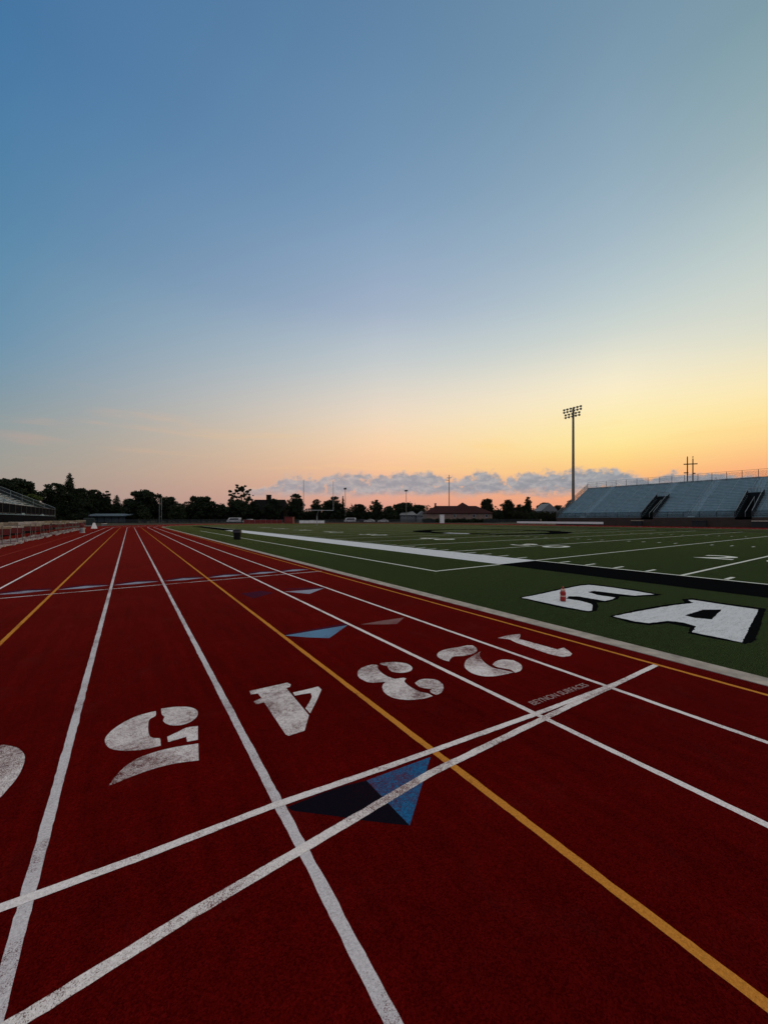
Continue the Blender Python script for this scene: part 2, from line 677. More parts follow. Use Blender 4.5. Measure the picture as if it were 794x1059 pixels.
# start and finish lines
fl = [gp(678, 688), gp(575, 737), gp(445, 800), gp(310, 880), gp(200, 944), gp(24, 1054)]
fl.append((-9.1, fl[-1][1] - .25))
ribbon(fl, .052, .0014, .0009).build('finish_line', M['white_finish'], track)
up = [gp(640, 706), gp(553, 739), gp(400, 793.6), gp(282, 834), gp(140, 889), gp(0, 939.7)]
d = (Vector(up[-1]) - Vector(up[2]))
up.append(tuple(Vector(up[-1]) + d.normalized() * 7))
ribbon(up, .046, .0020, .0009).build('start_line', M['white'], track)
far = [gp(0, 620.2), gp(120, 609.3), gp(216.7, 600.6), gp(331, 589.7)]
sy = sum(p[1] for p in far) / 4
ribbon([(-9.0, sy), (4.85, sy)], .05, .0014, .001).build('exchange_line', M['white_worn'], track)

NUMS = {
    '5': (0, 720, 3.308, [
        [(533, 52), (505, 58), (460, 72), (415, 95), (380, 120), (360, 145), (362, 165), (378, 180), (410, 187), (460, 187),
         (510, 180), (550, 170), (548, 145), (530, 144), (515, 140), (508, 125), (507, 100), (512, 80), (532, 68)],
        [(551, 44), (590, 38), (640, 37), (668, 45), (677, 58), (670, 75), (645, 92), (610, 101), (575, 98), (558, 85), (562, 72), (553, 62)],
        [(572, 140), (610, 122), (640, 108), (677, 103), (677, 150), (640, 157), (637, 140), (610, 148), (575, 158)],
        [(372, 307), (395, 275), (430, 240), (475, 212), (530, 192), (600, 175), (678, 163), (680, 221), (620, 228), (560, 240),
         (500, 258), (440, 280), (400, 297)]]),
    '6': (0, 720, 3.308, [
        [(-60, 178), (0, 168), (30, 170), (60, 178), (80, 195), (85, 215), (75, 250), (55, 285), (30, 315), (0, 348), (-40, 372),
         (-80, 372), (-110, 350), (-70, 300), (-50, 250), (-80, 225), (-110, 240), (-150, 240), (-150, 205), (-110, 185)]]),
    '4': (230, 690, 6.617, [
        [(185, 165), (300, 139), (445, 107), (468, 120), (463, 136), (437, 145), (515, 237), (592, 330), (562, 436), (452, 472), (432, 462),
         (285, 242), (232, 256), (213, 236), (268, 213), (243, 182), (195, 188)],
        [(482, 175), (600, 148), (655, 133), (678, 155), (645, 230), (600, 318), (568, 283), (595, 240), (612, 205), (605, 178),
         (540, 188), (495, 197)]]),
    '3': (360, 640, 6.617, [
        [(205, 318), (170, 313), (120, 325), (80, 345), (65, 372), (72, 400), (110, 425), (160, 438), (255, 432), (236, 455), (235, 480),
         (250, 508), (295, 537), (360, 553), (440, 556), (520, 547), (578, 530), (545, 512), (490, 500), (430, 470), (385, 432),
         (397, 410), (375, 405), (320, 412), (280, 400), (240, 378), (205, 345)],
        [(215, 308), (250, 300), (330, 297), (400, 308), (437, 332), (430, 355), (395, 368), (340, 370), (295, 360), (275, 340),
         (270, 325), (235, 318)],
        [(457, 440), (490, 418), (545, 412), (605, 420), (645, 448), (652, 478), (635, 508), (600, 522), (565, 505), (560, 490),
         (575, 483), (500, 472), (470, 455)]]),
    '2': (440, 640, 4.411, [
        [(52, 165), (65, 150), (100, 138), (150, 130), (185, 122), (215, 122), (232, 135), (232, 150), (210, 162), (170, 170), (130, 172),
         (112, 185), (108, 195), (80, 188), (60, 178)],
        [(250, 150), (215, 170), (185, 190), (177, 212), (185, 230), (215, 250), (260, 262), (310, 263), (360, 255), (400, 245), (360, 235),
         (310, 225), (275, 205), (255, 185), (245, 165)],
        [(305, 210), (320, 195), (355, 186), (400, 190), (430, 205), (440, 222), (432, 238), (408, 247), (385, 232), (330, 222)]]),
    '1': (440, 640, 4.411, [
        [(330, 88), (380, 75), (430, 70), (432, 82), (425, 92), (520, 118), (600, 140), (630, 132), (650, 145), (668, 160), (660, 170),
         (625, 175), (560, 160), (480, 132), (410, 108), (385, 95)]]),
}
STRAIGHT = {'4': 15, '1': 25}
for dg, (ox, oy, s, polys) in NUMS.items():
    m = MB()
    for pl in polys:
        w2 = [gp(ox + x / s, oy + y / s) for x, y in pl]
        w2 = smooth_closed(w2, STRAIGHT.get(dg, 48))
        m.poly([(x, y, .0010) for x, y in w2])
    m.build('lane_number', M['white_worn'], track)['label'] = 'worn white lane number ' + dg

# triangles that mark the exchange zones
def marks(name, mat, pts, ox, oy, s, z):
    return MB().poly(trace(pts, ox, oy, s, z)).build(name, M[mat], track)


marks('navy_marking', 'navy', [(413, 157), (600, 352), (420, 332), (250, 307), (95, 288), (70, 272), (220, 212), (320, 178)], 280, 770, 4.179, .0006)['label'] = 'navy kite beside the blue triangle'  # dark navy paint, part of the marking itself
marks('triangle_marking', 'blue', [(690, 55), (600, 352), (413, 157)], 280, 770, 4.179, .0010)['label'] = 'bright blue triangle crossed by the finish line'
marks('navy_marking', 'navy_faded', [(60, 300), (430, 232), (440, 240), (250, 290)], 280, 600, 5.293, .0005)
marks('triangle_marking', 'pale_blue', [(75, 304), (250, 275), (420, 247), (320, 318), (200, 314)], 280, 600, 5.293, .0010)['label'] = 'faded light blue triangle in the third lane'
marks('navy_marking', 'navy_faded', [(55, 48), (290, 39), (300, 44), (200, 55)], 280, 600, 5.293, .0005)
marks('triangle_marking', 'grey_blue', [(75, 63), (200, 54), (292, 44), (210, 76)], 280, 600, 5.293, .0010)['label'] = 'grey blue triangle in the second lane'
marks('triangle_marking', 'ghost', [(490, 243), (610, 222), (730, 205), (690, 240), (620, 243)], 280, 600, 5.293, .0010)['label'] = 'almost worn away pale triangle'
marks('navy_marking', 'navy_faded', [(249, 614), (270, 611), (283, 613), (262, 619)], 0, 0, 1, .0005)
for kc in (-2.25, -1.45, -.66, .11, .91, 1.69, 2.46, 3.2):
    t0 = kc * KT
    y0 = sy + .55
    MB().poly([(t0 - .48, y0 + .02, .0010), (t0 + .0, y0 - .10, .0010), (t0 + .48, y0 + .06, .0010), (t0, y0 + .26, .0010)]).build('triangle_marking', M['grey_blue'], track)
    MB().poly([(t0 - .5, y0 + .30, .0005), (t0, y0 + .0, .0005), (t0 + .5, y0 + .30, .0005), (t0, y0 + .46, .0005)]).build('navy_marking', M['navy_faded'], track)


def text_mesh(name, txt, mat, parent, M4, size=1.0, italic=0.0, bold=0.0):
    cu = bpy.data.curves.new(name, 'FONT')
    cu.body = txt
    cu.size = size
    cu.shear = italic
    cu.offset = bold
    cu.align_x = 'CENTER'
    ob = bpy.data.objects.new(name, cu)
    COL.objects.link(ob)
    bpy.context.view_layer.update()
    dg = bpy.context.evaluated_depsgraph_get()
    me = bpy.data.meshes.new_from_object(ob.evaluated_get(dg))
    bpy.data.objects.remove(ob)
    me.transform(M4)
    me.materials.clear()
    me.materials.append(mat)
    o = bpy.data.objects.new(name, me)
    COL.objects.link(o)
    o.parent = parent
    return o


# thin stencilled words along the start line in the second lane
text_mesh('painted_words', 'BEYNON SURFACES', M['lettering'], track,
          Matrix.Translation((3.255, 1.905, .0008)) @ Matrix.Rotation(R(-5), 4, 'Z') @ Matrix.Diagonal((.96, 1.05, 1, 1)), .092, 0, .0012)

# ---------------- turf markings
NEAR, FARL = 12.90, 61.7          # inside edges of the sidelines
BOX = 8.6                         # where the white border ends and the black one begins
BOX2 = BOX + 46.0
T = turf


def rect(name, x0, y0, x1, y1, z, mat, parent=T):
    return MB().quad((x0, y0, z), (x1, y0, z), (x1, y1, z), (x0, y1, z)).build(name, M[mat], parent)


rect('sideline_border', 10.75, BOX, NEAR, BOX2, .004, 'turf_white')['label'] = 'broad white border of the team area'
rect('sideline_border', 10.65, -14.5, NEAR - .12, BOX - .004, .004, 'turf_black')['label'] = 'broad black border'
rect('sideline_border', 10.65, BOX2 + .004, NEAR - .12, 87, .004, 'turf_black')
rect('sideline', NEAR - .116, -14.5, NEAR, BOX - .004, .004, 'turf_line')
rect('sideline', NEAR - .116, BOX2 + .004, NEAR, 87, .004, 'turf_line')
rect('sideline_border', FARL + .12, BOX, FARL + 2.1, BOX2, .004, 'turf_black')
rect('sideline', FARL, -14.5, FARL + .116, 87, .004, 'turf_line')
# thin line round the team area
rect('team_area_line', 7.66, BOX - .1, 7.76, BOX2, .004, 'turf_line')
rect('team_area_line', 7.76, BOX - .1, 10.65, BOX, .008, 'turf_line')
for i in range(-4, 17):
    y = 4.05 + 4.6 * i
    rect('yard_line', NEAR + .004, y - .05, FARL - .004, y + .05, .004, 'turf_line')
rect('goal_line', NEAR + .004, 77.65, FARL - .004, 77.85, .004, 'turf_line')
rect('end_line', NEAR + .004, 86.8, FARL - .004, 87.0, .004, 'turf_line')
hm = MB()
hm2 = MB()
for i in range(-16, 81):
    y = 4.05 + .92 * i
    if i % 5 == 0:
        continue
    hm.quad((NEAR + .1, y - .05, .004), (NEAR + .75, y - .05, .004), (NEAR + .75, y + .05, .004), (NEAR + .1, y + .05, .004))
    for t in (29.1, 45.0):
        hm2.quad((t, y - .05, .004), (t + .6, y - .05, .004), (t + .6, y + .05, .004), (t, y + .05, .004))
o = hm.build('hash_mark', M['turf_line'], T)
o = hm2.build('hash_mark', M['turf_line'], T)
for i, txt in ((0, '2 0'), (2, '3 0'), (4, '4 0'), (6, '5 0'), (8, '4 0'), (10, '3 0'), (12, '2 0'), (14, '1 0')):
    y = 4.05 + 4.6 * i
    text_mesh('yard_number', txt, M['turf_line'], T,
              Matrix.Translation((19.3, y, .0085)) @ Matrix.Rotation(R(-90), 4, 'Z'), 2.6, 0, .04)
# ring of the emblem in the middle of the field
cx0, cy0, rr = 37.3, 31.7, 8.3
pts = [(cx0 + rr * math.cos(2 * math.pi * i / 64), cy0 + rr * math.sin(2 * math.pi * i / 64)) for i in range(65)]
ribbon(pts, 2.4, .009).build('centre_emblem', M['turf_black'], T)
ribbon([(cx0 + (rr - .2) * math.cos(a), cy0 + (rr - .5) * math.sin(a)) for a in [R(186 + 3 * i) for i in range(8)]], 1.2, .0125).build('centre_emblem', M['turf_white'], T)
# big letters in the team area
def rough(pts, step=.04, amp=.0045):
    out = []
    for i, a in enumerate(pts):
        b = pts[(i + 1) % len(pts)]
        A, B = Vector(a), Vector(b)
        k = max(1, int((B - A).length / step))
        nn = Vector((-(B - A).y, (B - A).x, 0)).normalized() if (B - A).length > 0 else Vector((0, 0, 0))
        for j in range(k):
            q = A.lerp(B, j / k) + nn * random.gauss(0, amp) * (0 if j == 0 else 1)
            out.append(tuple(q))
    return out


EW = [(22, 123), (130, 103), (240, 78), (345, 57), (395, 53), (520, 68), (640, 86), (750, 105), (640, 112), (540, 101), (420, 86), (384, 92),
      (440, 109), (535, 122), (520, 132), (480, 141), (400, 128), (340, 117), (285, 115), (262, 128), (340, 140), (400, 156), (411, 165),
      (407, 194), (385, 197), (250, 172), (130, 146)]
EB = [(5, 123), (130, 96), (240, 70), (345, 50), (400, 46), (640, 78), (790, 106), (760, 113), (640, 119), (560, 116), (556, 124), (545, 132), (490, 147),
      (435, 150), (442, 170), (435, 195), (390, 204), (240, 180), (110, 150)]
AW = [(42, 130), (150, 108), (250, 90), (340, 75), (432, 65), (405, 50), (430, 50), (560, 70), (748, 97), (668, 257), (540, 230), (425, 207),
      (445, 178), (380, 160), (310, 152), (215, 163), (150, 155)]
AB = [(20, 130), (150, 98), (300, 72), (390, 62), (375, 45), (430, 42), (560, 62), (785, 92), (735, 245), (690, 265), (540, 240), (405, 212),
      (415, 185), (310, 163), (215, 173), (120, 160)]
AH = [(390, 125), (480, 98), (570, 97), (520, 145), (440, 138)]
for lab, W_, B_, ox, oy, s, hole in (('E', EW, EB, 535, 595, 5.293, None), ('A', AW, AB, 625, 610, 4.698, AH)):
    MB().poly(rough(trace(B_, ox, oy, s, .0015), .05, .007)).build('letter_outline', M['turf_black'], T)
    MB().poly(rough(trace(W_, ox, oy, s, .0030))).build('painted_letter', M['turf_white'], T)['label'] = 'white letter ' + lab + ' with black edging on the turf'
    if hole:
        MB().poly(rough(trace(hole, ox, oy, s, .0045))).build('letter_outline', M['turf_black'], T)

# ------------------------------------------------------------------ stands
def add_rail(mb, pts, r=.03, posts=True, h=1.1):
    for a, b in zip(pts[:-1], pts[1:]):
        mb.tube(a, b, r, n=6)


def make_stand(name, label, X0, sg, s0, s1, rows, run, rise, z0, portals, aisles, front_mat, wall_mat, front_h, deck_key='alu_deck', seat_key='alu'):
    root = thing(name, label, 'grandstand', (X0, (s0 + s1) / 2, 0))
    yc = (s0 + s1) / 2

    def X(v):
        return sg * v

    def cuts(i, wide):
        c = []
        for pc, pw, pr in portals:
            if i < pr:
                c.append((pc - pw / 2, pc + pw / 2))
        if wide:
            for ac, aw in aisles:
                c.append((ac - aw / 2, ac + aw / 2))
        c.sort()
        out, y = [], s0
        for a, b in c:
            if a > y:
                out.append((y, a))
            y = max(y, b)
        if y < s1:
            out.append((y, s1))
        return out
    deck = MB()
    for i in range(rows):
        z = z0 + rise * i
        for a, b in cuts(i, False):
            deck.box(X(run * i), a - yc, z - .04, X(run * (i + 1) - .004), b - yc, z)
            deck.box(X(run * (i + 1)), a - yc, z, X(run * (i + 1) + .03), b - yc, z + rise - .045)
    deck.build('deck', M[deck_key], root)
    for i in range(rows):
        z = z0 + rise * i
        m = MB()
        for a, b in cuts(i, True):
            m.box(X(run * .52 + run * i), a - yc, z + .40, X(run * .52 + run * i + .26), b - yc, z + .445)
            y = a + .4
            while y < b:
                m.box(X(run * i + .55 * run), y - yc - .012, z, X(run * i + .55 * run + .16), y - yc + .012, z + .398)
                y += 3.0
        m.build('bench', M[seat_key], root)
    for ac, aw in aisles:
        m = MB()
        pr = max([p[2] for p in portals if abs(p[0] - ac) < 1.5] + [0])
        for i in range(pr, rows):
            z = z0 + rise * i
            m.box(X(run * i), ac - aw / 2 - yc, z + .003, X(run * i + run * .5), ac + aw / 2 - yc, z + rise * .5)
        ai = m.build('aisle_steps', M['aisle'], root)
        for i in range(pr, rows - 2, 3):
            r_ = MB()
            p0 = (X(run * i + .3), ac - yc, z0 + rise * i)
            p1 = (X(run * (i + 1.8) + .3), ac - yc, z0 + rise * (i + 1.8))
            r_.tube(p0, (p0[0], p0[1], p0[2] + .95), .03, n=6)
            r_.tube(p1, (p1[0], p1[1], p1[2] + .95), .03, n=6)
            r_.tube((p0[0], p0[1], p0[2] + .95), (p1[0], p1[1], p1[2] + .95), .03, n=6)
            r_.build('handrail', M['rail_light'], ai)
    # wall under the first row and the raking ends
    w = MB()
    w.box(X(0), s0 - yc, -.05, X(.3), s1 - yc, z0 - .05)
    w.build('front_wall', M[wall_mat], root)
    top = z0 + rise * rows
    e = MB()
    for yy in (s0, s1):
        e.add([(X(.32), yy - yc - .05, -.05), (X(run * rows), yy - yc - .05, -.05), (X(run * rows), yy - yc - .05, top - .3), (X(.32), yy - yc - .05, z0 - .1),
               (X(.32), yy - yc + .05, -.05), (X(run * rows), yy - yc + .05, -.05), (X(run * rows), yy - yc + .05, top - .3), (X(.32), yy - yc + .05, z0 - .1)],
              [(0, 1, 2, 3), (7, 6, 5, 4), (0, 3, 7, 4), (3, 2, 6, 7), (2, 1, 5, 6), (1, 0, 4, 5)])
    e.box(X(run * rows - .1), s0 - yc + .1, -.05, X(run * rows), s1 - yc - .1, top - .35)
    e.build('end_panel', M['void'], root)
    # front railing
    fr = MB()
    fm = MB()
    for a, b in cuts(0, False):
        k = max(2, int((b - a) / 2.4))
        for j in range(k + 1):
            y = a + (b - a) * j / k - yc
            fr.tube((X(.06), y, z0), (X(.06), y, z0 + front_h), .045, n=6)
        fr.tube((X(.06), a - yc, z0 + front_h), (X(.06), b - yc, z0 + front_h), .035, n=6)
        fr.tube((X(.06), a - yc, z0 + .1), (X(.06), b - yc, z0 + .1), .025, n=6)
        fm.quad((X(.06), a - yc, z0 + .1), (X(.06), b - yc, z0 + .1), (X(.06), b - yc, z0 + front_h), (X(.06), a - yc, z0 + front_h))
    f_ = fr.build('front_railing', M['rail_dark'], root)
    fm.build('railing_mesh', M[front_mat], f_)
    # rear railing
    rr_ = MB()
    rm = MB()
    vb = run * rows
    k = int((s1 - s0) / 2.5)
    hh = 1.75
    for j in range(k + 1):
        y = s0 + (s1 - s0) * j / k - yc
        rr_.tube((X(vb), y, top - rise), (X(vb), y, top - rise + hh + .25), .05, n=6)
    for q in (.08, hh):
        rr_.tube((X(vb), s0 - yc, top - rise + .25 + q), (X(vb), s1 - yc, top - rise + .25 + q), .03, n=6)
    rm.quad((X(vb), s0 - yc, top - rise), (X(vb), s1 - yc, top - rise), (X(vb), s1 - yc, top - rise + hh), (X(vb), s0 - yc, top - rise + hh))
    f_ = rr_.build('rear_railing', M['rail_dark'], root)
    rm.build('railing_mesh', M['mesh_light'], f_)
    # raking railings at both ends
    for yy in (s0, s1):
        sr = MB()
        y = yy - yc
        nseg = 9
        for j in range(nseg + 1):
            v = vb * j / nseg
            z = z0 + rise * rows * j / nseg
            sr.tube((X(v), y, z - .3), (X(v), y, z + 1.25), .035, n=6)
        for q in (.25, .75, 1.25):
            sr.tube((X(0), y, z0 + q), (X(vb), y, z0 + rise * rows + q), .035, n=6)
        s_ = sr.build('side_railing', M['rail_light'], root)
        sm = MB()
        sm.quad((X(0), y, z0), (X(vb), y, z0 + rise * rows), (X(vb), y, z0 + rise * rows + 1.25), (X(0), y, z0 + 1.25))
        sm.build('railing_mesh', M['mesh_dark'], s_)
    # stair portals let into the seating
    for pc, pw, pr in portals:
        a, b = pc - pw / 2 - yc, pc + pw / 2 - yc
        vB = run * pr
        zB = z0 + rise * pr
        p = MB()
        for yy in (a, b):
            y0, y1 = (yy - .14, yy - .004) if yy == a else (yy + .004, yy + .14)
            p.add([(X(.08), y0, z0), (X(vB), y0, z0), (X(vB), y0, zB + .75), (X(.08), y0, z0 + .85),
                   (X(.08), y1, z0), (X(vB), y1, z0), (X(vB), y1, zB + .75), (X(.08), y1, z0 + .85)],
                  [(0, 1, 2, 3), (7, 6, 5, 4), (0, 3, 7, 4), (3, 2, 6, 7), (2, 1, 5, 6), (1, 0, 4, 5)])
        p.box(X(vB - .05), a, z0, X(vB + .05), b, zB + .3)
        p.box(X(.0), a, z0 - .5, X(vB), b, z0 - .03)
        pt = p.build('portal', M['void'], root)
        for yy in (a + .02, b - .02):
            h = MB()
            h.tube((X(.2), yy, z0 + 1.15), (X(vB), yy, zB + 1.15), .05, n=6)
            for j in range(5):
                v = .2 + (vB - .2) * j / 4
                z = z0 + (zB - z0) * j / 4
                h.tube((X(v), yy, z + .5), (X(v), yy, z + 1.15), .03, n=6)
            h.build('handrail', M['rail_light'], pt)
        h = MB()
        for j in range(6):
            yy = a + (b - a) * j / 5
            h.tube((X(vB), yy, zB), (X(vB), yy, zB + 1.15), .035, n=6)
        h.tube((X(vB), a, zB + 1.15), (X(vB), b, zB + 1.15), .045, n=6)
        h.build('guard_rail', M['rail_light'], pt)
        h = MB()
        h.tube((X(1.2), (a + b) / 2, z0 + .9), (X(vB - 1.0), (a + b) / 2, zB - .6), .06, n=6)
        for v_, z_ in ((1.25, z0 + .9), (vB - 1.05, zB - .6)):
            h.tube((X(v_), (a + b) / 2, z0), (X(v_), (a + b) / 2, z_), .05, n=6)
        h.build('handrail', M['rail_light'], pt)
        st = MB()
        for j in range(8):
            st.box(X(vB - 3.4 + .42 * j), a + .1, z0, X(vB - 3.4 + .42 * (j + 1)), b - .1, z0 + .2 * (j + 1))
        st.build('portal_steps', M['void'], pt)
    return root


make_stand('grandstand', 'long blue grey aluminium grandstand over a dark brick wall across the field', 95.0, 1, 6.0, 57.5, 24, .667, .358, 1.95,
           [(36.2, 2.3, 13), (20.4, 2.3, 13)], [(50.5, 1.2), (36.2, 1.3), (28.3, 1.2), (20.4, 1.3), (11.5, 1.2)],
           'mesh_dark', 'brick', 1.1)
make_stand('grandstand', 'grey bleacher stand with black skirt fence beside the hurdles, left of the track', -9.6, -1, 36.0, 77.0, 16, .70, .35, 2.05,
           [], [(44.5, 1.3), (56.0, 1.3), (67.0, 1.3)], 'screen', 'screen', 1.0, 'alu_deck', 'white_pl')

# ------------------------------------------------------------------ floodlight and poles
def floodlight(label, X_, Y_, top, arm, nrow, lamps, r0, r1, rz=0.0):
    root = thing('floodlight_mast', label, 'floodlight', (X_, Y_, 0), rz)
    MB().tube((0, 0, -.05), (0, 0, top - .6), r0, r1, n=14).build('pole', M['pole'], root, smooth=False)
    f = MB()
    hb = []
    rows = [(top - .35, arm, lamps[0]), (top - 1.15, arm, lamps[1]), (top - 2.05, arm * .82, lamps[2]), (top - 2.85, arm * .82, lamps[3])][:nrow]
    for z, L, k in rows:
        f.box(-.06, -L / 2, z - .06, .06, L / 2, z + .06)
    f.box(-.09, -.09, rows[-1][0] - .3, .09, .09, top - .2)
    f.build('crossarms', M['lamp'], root)
    for z, L, k in rows:
        for i in range(k):
            y = -L / 2 + L * i / (k - 1) if k > 1 else 0
            m = MB()
            # bowl-shaped reflector tipped down towards the pitch
            m.lathe([(.09, .0), (.19, .08), (.28, .27), (.345, .44), (.36, .50)], 12)
            T4 = Matrix.Translation((-.10, y, z)) @ Matrix.Rotation(R(-118), 4, 'Y')
            m.v = [tuple(T4 @ Vector(p)) for p in m.v]
            lp = m.build('lamp', M['lamp'], root)
            q = MB().lathe([(.33, .505), (.31, .52), (.01, .53)], 12)
            q.v = [tuple(T4 @ Vector(p)) for p in q.v]
            q.build('lens', M['lens'], lp)
    return root


fx, fyy = at(592.6, 114.6)
floodlight('tall floodlight mast with four rows of lamps rising behind the aluminium grandstand', fx, fyy, zof(420.5, 114.6), 5.2, 4, (6, 6, 5, 5), .46, .30)


def small_light(x, d, ytop, label, head):
    X_, Y_ = at(x, d)
    top = zof(ytop, d)
    root = thing('light_pole', label, 'light pole', (X_, Y_, 0), 0)
    MB().tube((0, 0, -.05), (0, 0, top), .22, .12, n=10).build('pole', M['pole'], root)
    m = MB()
    m.box(-.12, -head / 2, top - .12, .12, head / 2, top + .08)
    m.build('crossarm', M['lamp'], root)
    for i in range(4):
        y = -head / 2 + head * (i + .5) / 4
        MB().box(-.34, y - head * .09, top + .1, .12, y + head * .09, top + .75).build('lamp', M['lamp'], root, bevel=.06)


small_light(357, 190, 506, 'slim light pole right of the goal posts, rising over dark trees', 2.4)
small_light(420, 210, 508, 'slim light pole left of the red roofed building, above pale houses', 2.6)


def utility(x, d, ytop, label, arms):
    X_, Y_ = at(x, d)
    top = zof(ytop, d)
    root = thing('utility_pole', label, 'utility pole', (X_, Y_, 0), PSI * -1)
    MB().tube((0, 0, -.05), (0, 0, top), .26, .16, n=10).build('pole', M['wood'], root)
    for (dz, L, side) in arms:
        m = MB()
        x0, x1 = (-L / 2, L / 2) if side == 0 else ((-L, .2) if side < 0 else (-.2, L))
        m.box(x0, -.24, top - dz - .09, x1, -.10, top - dz + .09)
        m.build('crossarm', M['wood'], root)
        for xx in (x0 + .15, (x0 + x1) / 2, x1 - .15):
            MB().lathe([(.05, top - dz + .09), (.09, top - dz + .2), (.06, top - dz + .38)], 8, (xx, -.17)).build('insulator', M['steel'], root)
    return root


utility(464.3, 200, 491, 'tall wooden utility pole standing behind the red roofed building', [(1.6, 2.2, 0), (3.0, 1.6, -1)])
# H-frame pair behind the big stand
X_, Y_ = at(713.5, 102)
hroot = thing('utility_pole', 'twin wooden utility poles joined by crossarms behind the aluminium grandstand', 'utility pole', (X_, Y_, 0), R(-52))
ztop = zof(473.3, 102)
for xx in (-.62, .62):
    MB().tube((xx, 0, -.05), (xx, 0, ztop + (.1 if xx < 0 else -.25)), .19, .12, n=10).build('pole', M['wood'], hroot)
    MB().lathe([(.05, ztop - .05), (.13, ztop + .1), (.12, ztop + .2), (.05, ztop + .42)], 8, (xx, 0)).build('insulator', M['wood'], hroot)
for dz, x0, x1 in ((1.75, -1.55, 1.55), (4.1, -1.5, -.5), (4.3, .4, 1.1)):
    MB().box(x0, -.30, ztop - dz - .13, x1, -.13, ztop - dz + .13).build('crossarm', M['wood'], hroot)

# ------------------------------------------------------------------ goal posts
X_, Y_ = at(329.5, 89)
gr = thing('goal_post', 'pale football goal post with tall uprights at the far end of the turf', 'goal post', (X_, Y_, 0), R(-10))
hw = 15.6 * 89 / F
zb = zof(527.8, 89)
m = MB()
m.tube((0, 1.6, -.05), (0, 1.6, zb - 1.2), .10, n=10)
m.tube((0, 1.6, zb - 1.2), (0, 0, zb), .09, n=10)
m.build('base_post', M['steel'], gr)
MB().tube((-hw, 0, zb), (hw, 0, zb), .075, n=10).build('crossbar', M['steel'], gr)
for sx in (-1, 1):
    MB().tube((sx * hw, 0, zb - .08), (sx * hw, 0, zof(497, 89)), .06, n=8).build('upright', M['steel'], gr)
# practice posts at the end of the left side
X_, Y_ = at(166, 150)
gr2 = thing('goal_post', 'slim pair of pale posts standing in front of dark trees beyond the bend', 'posts', (X_, Y_, 0), -PSI)
for sx in (-.45, .45):
    MB().tube((sx, 0, -.05), (sx, 0, zof(515, 150)), .09, n=8).build('upright', M['steel'], gr2)
MB().tube((-.45, 0, 2.4), (.45, 0, 2.4), .07, n=8).build('crossbar', M['steel'], gr2)

# ------------------------------------------------------------------ bin, bottle, hurdles
X_, Y_ = gp(245.3, 558)
bn = thing('litter_bin', 'black litter bin standing on the turf by the white border', 'bin', (X_, Y_, 0), R(20))
MB().lathe([(.23, 0), (.25, .03), (.275, .45), (.285, .70)], 20).build('body', M['bin'], bn)
MB().lathe([(.30, .70), (.315, .71), (.315, .76), (.29, .77)], 20).build('rim', M['bin'], bn)
MB().lathe([(.318, .52), (.325, .56), (.325, .66), (.318, .70)], 20).build('liner', M['bag'], bn)

X_, Y_ = gp(582, 622)
bt = thing('water_bottle', 'red squeeze bottle with pale top standing on the white letter E', 'bottle', (X_, Y_, .009), 0)
MB().lathe([(.045, 0), (.052, .008), (.052, .075), (.046, .095), (.046, .115), (.052, .132), (.052, .165), (.045, .185), (.034, .193)], 20).build('body', M['red_bottle'], bt, smooth=True)
MB().lathe([(.0535, .088), (.0545, .092), (.0545, .105), (.0535, .109)], 20).build('grip_band', M['pale_cap'], bt)
MB().lathe([(.040, .1935), (.042, .198), (.042, .222), (.034, .232)], 20).build('cap', M['pale_cap'], bt)
MB().lathe([(.014, .2325), (.014, .252), (.018, .256), (.016, .272), (.008, .275)], 12).build('nozzle', M['red_bottle'], bt)


def make_hurdle(label):
    t = thing('hurdle', label, 'hurdle', (0, 0, 0), 0, 'hurdles stored in a row along the outer lane')
    hw_ = .56
    for sx in (-1, 1):
        m = MB()
        m.box(sx * hw_ - .05, -1.05, .03, sx * hw_ + .05, .10, .12)
        m.box(sx * hw_ - .06, -1.1, .0, sx * hw_ + .06, -.86, .15)
        m.build('foot', M['foot'], t)
        m = MB()
        m.tube((sx * hw_, .02, .10), (sx * hw_, .02, 1.22), .018, n=8)
        m.build('upright', M['pole'], t)
    MB().box(-hw_ - .05, -.02, 1.165, hw_ + .05, .015, 1.335).build('top_board', M['board'], t, bevel=.008)
    MB().box(-hw_, .006, .74, hw_, .035, .93).build('crossbar', M['red_panel'], t)
    MB().box(-hw_ + .03, -.02, .06, hw_ - .03, .03, .11).build('base_bar', M['foot'], t)
    return t


h0 = make_hurdle('pale hurdle with cream top board, nearest in the row beside the outer lane')
h0.location = (-6.45, 28.4, 0)
lab = 'cream topped hurdle within the long row receding beside the outer lane'
s = 29.3
i = 0
while s < 79:
    jit = random.uniform(-.10, .10)
    hc = copy_thing(h0, (-6.45 + jit * .9 + (-.25 if i % 7 == 4 else 0), s, 0), R(random.uniform(-5, 5)), lab)
    hc.scale = (1, 1, random.choice((.86, .93, 1.0, 1.03)))
    s += 1.55 if i % 9 != 8 else 2.2
    i += 1

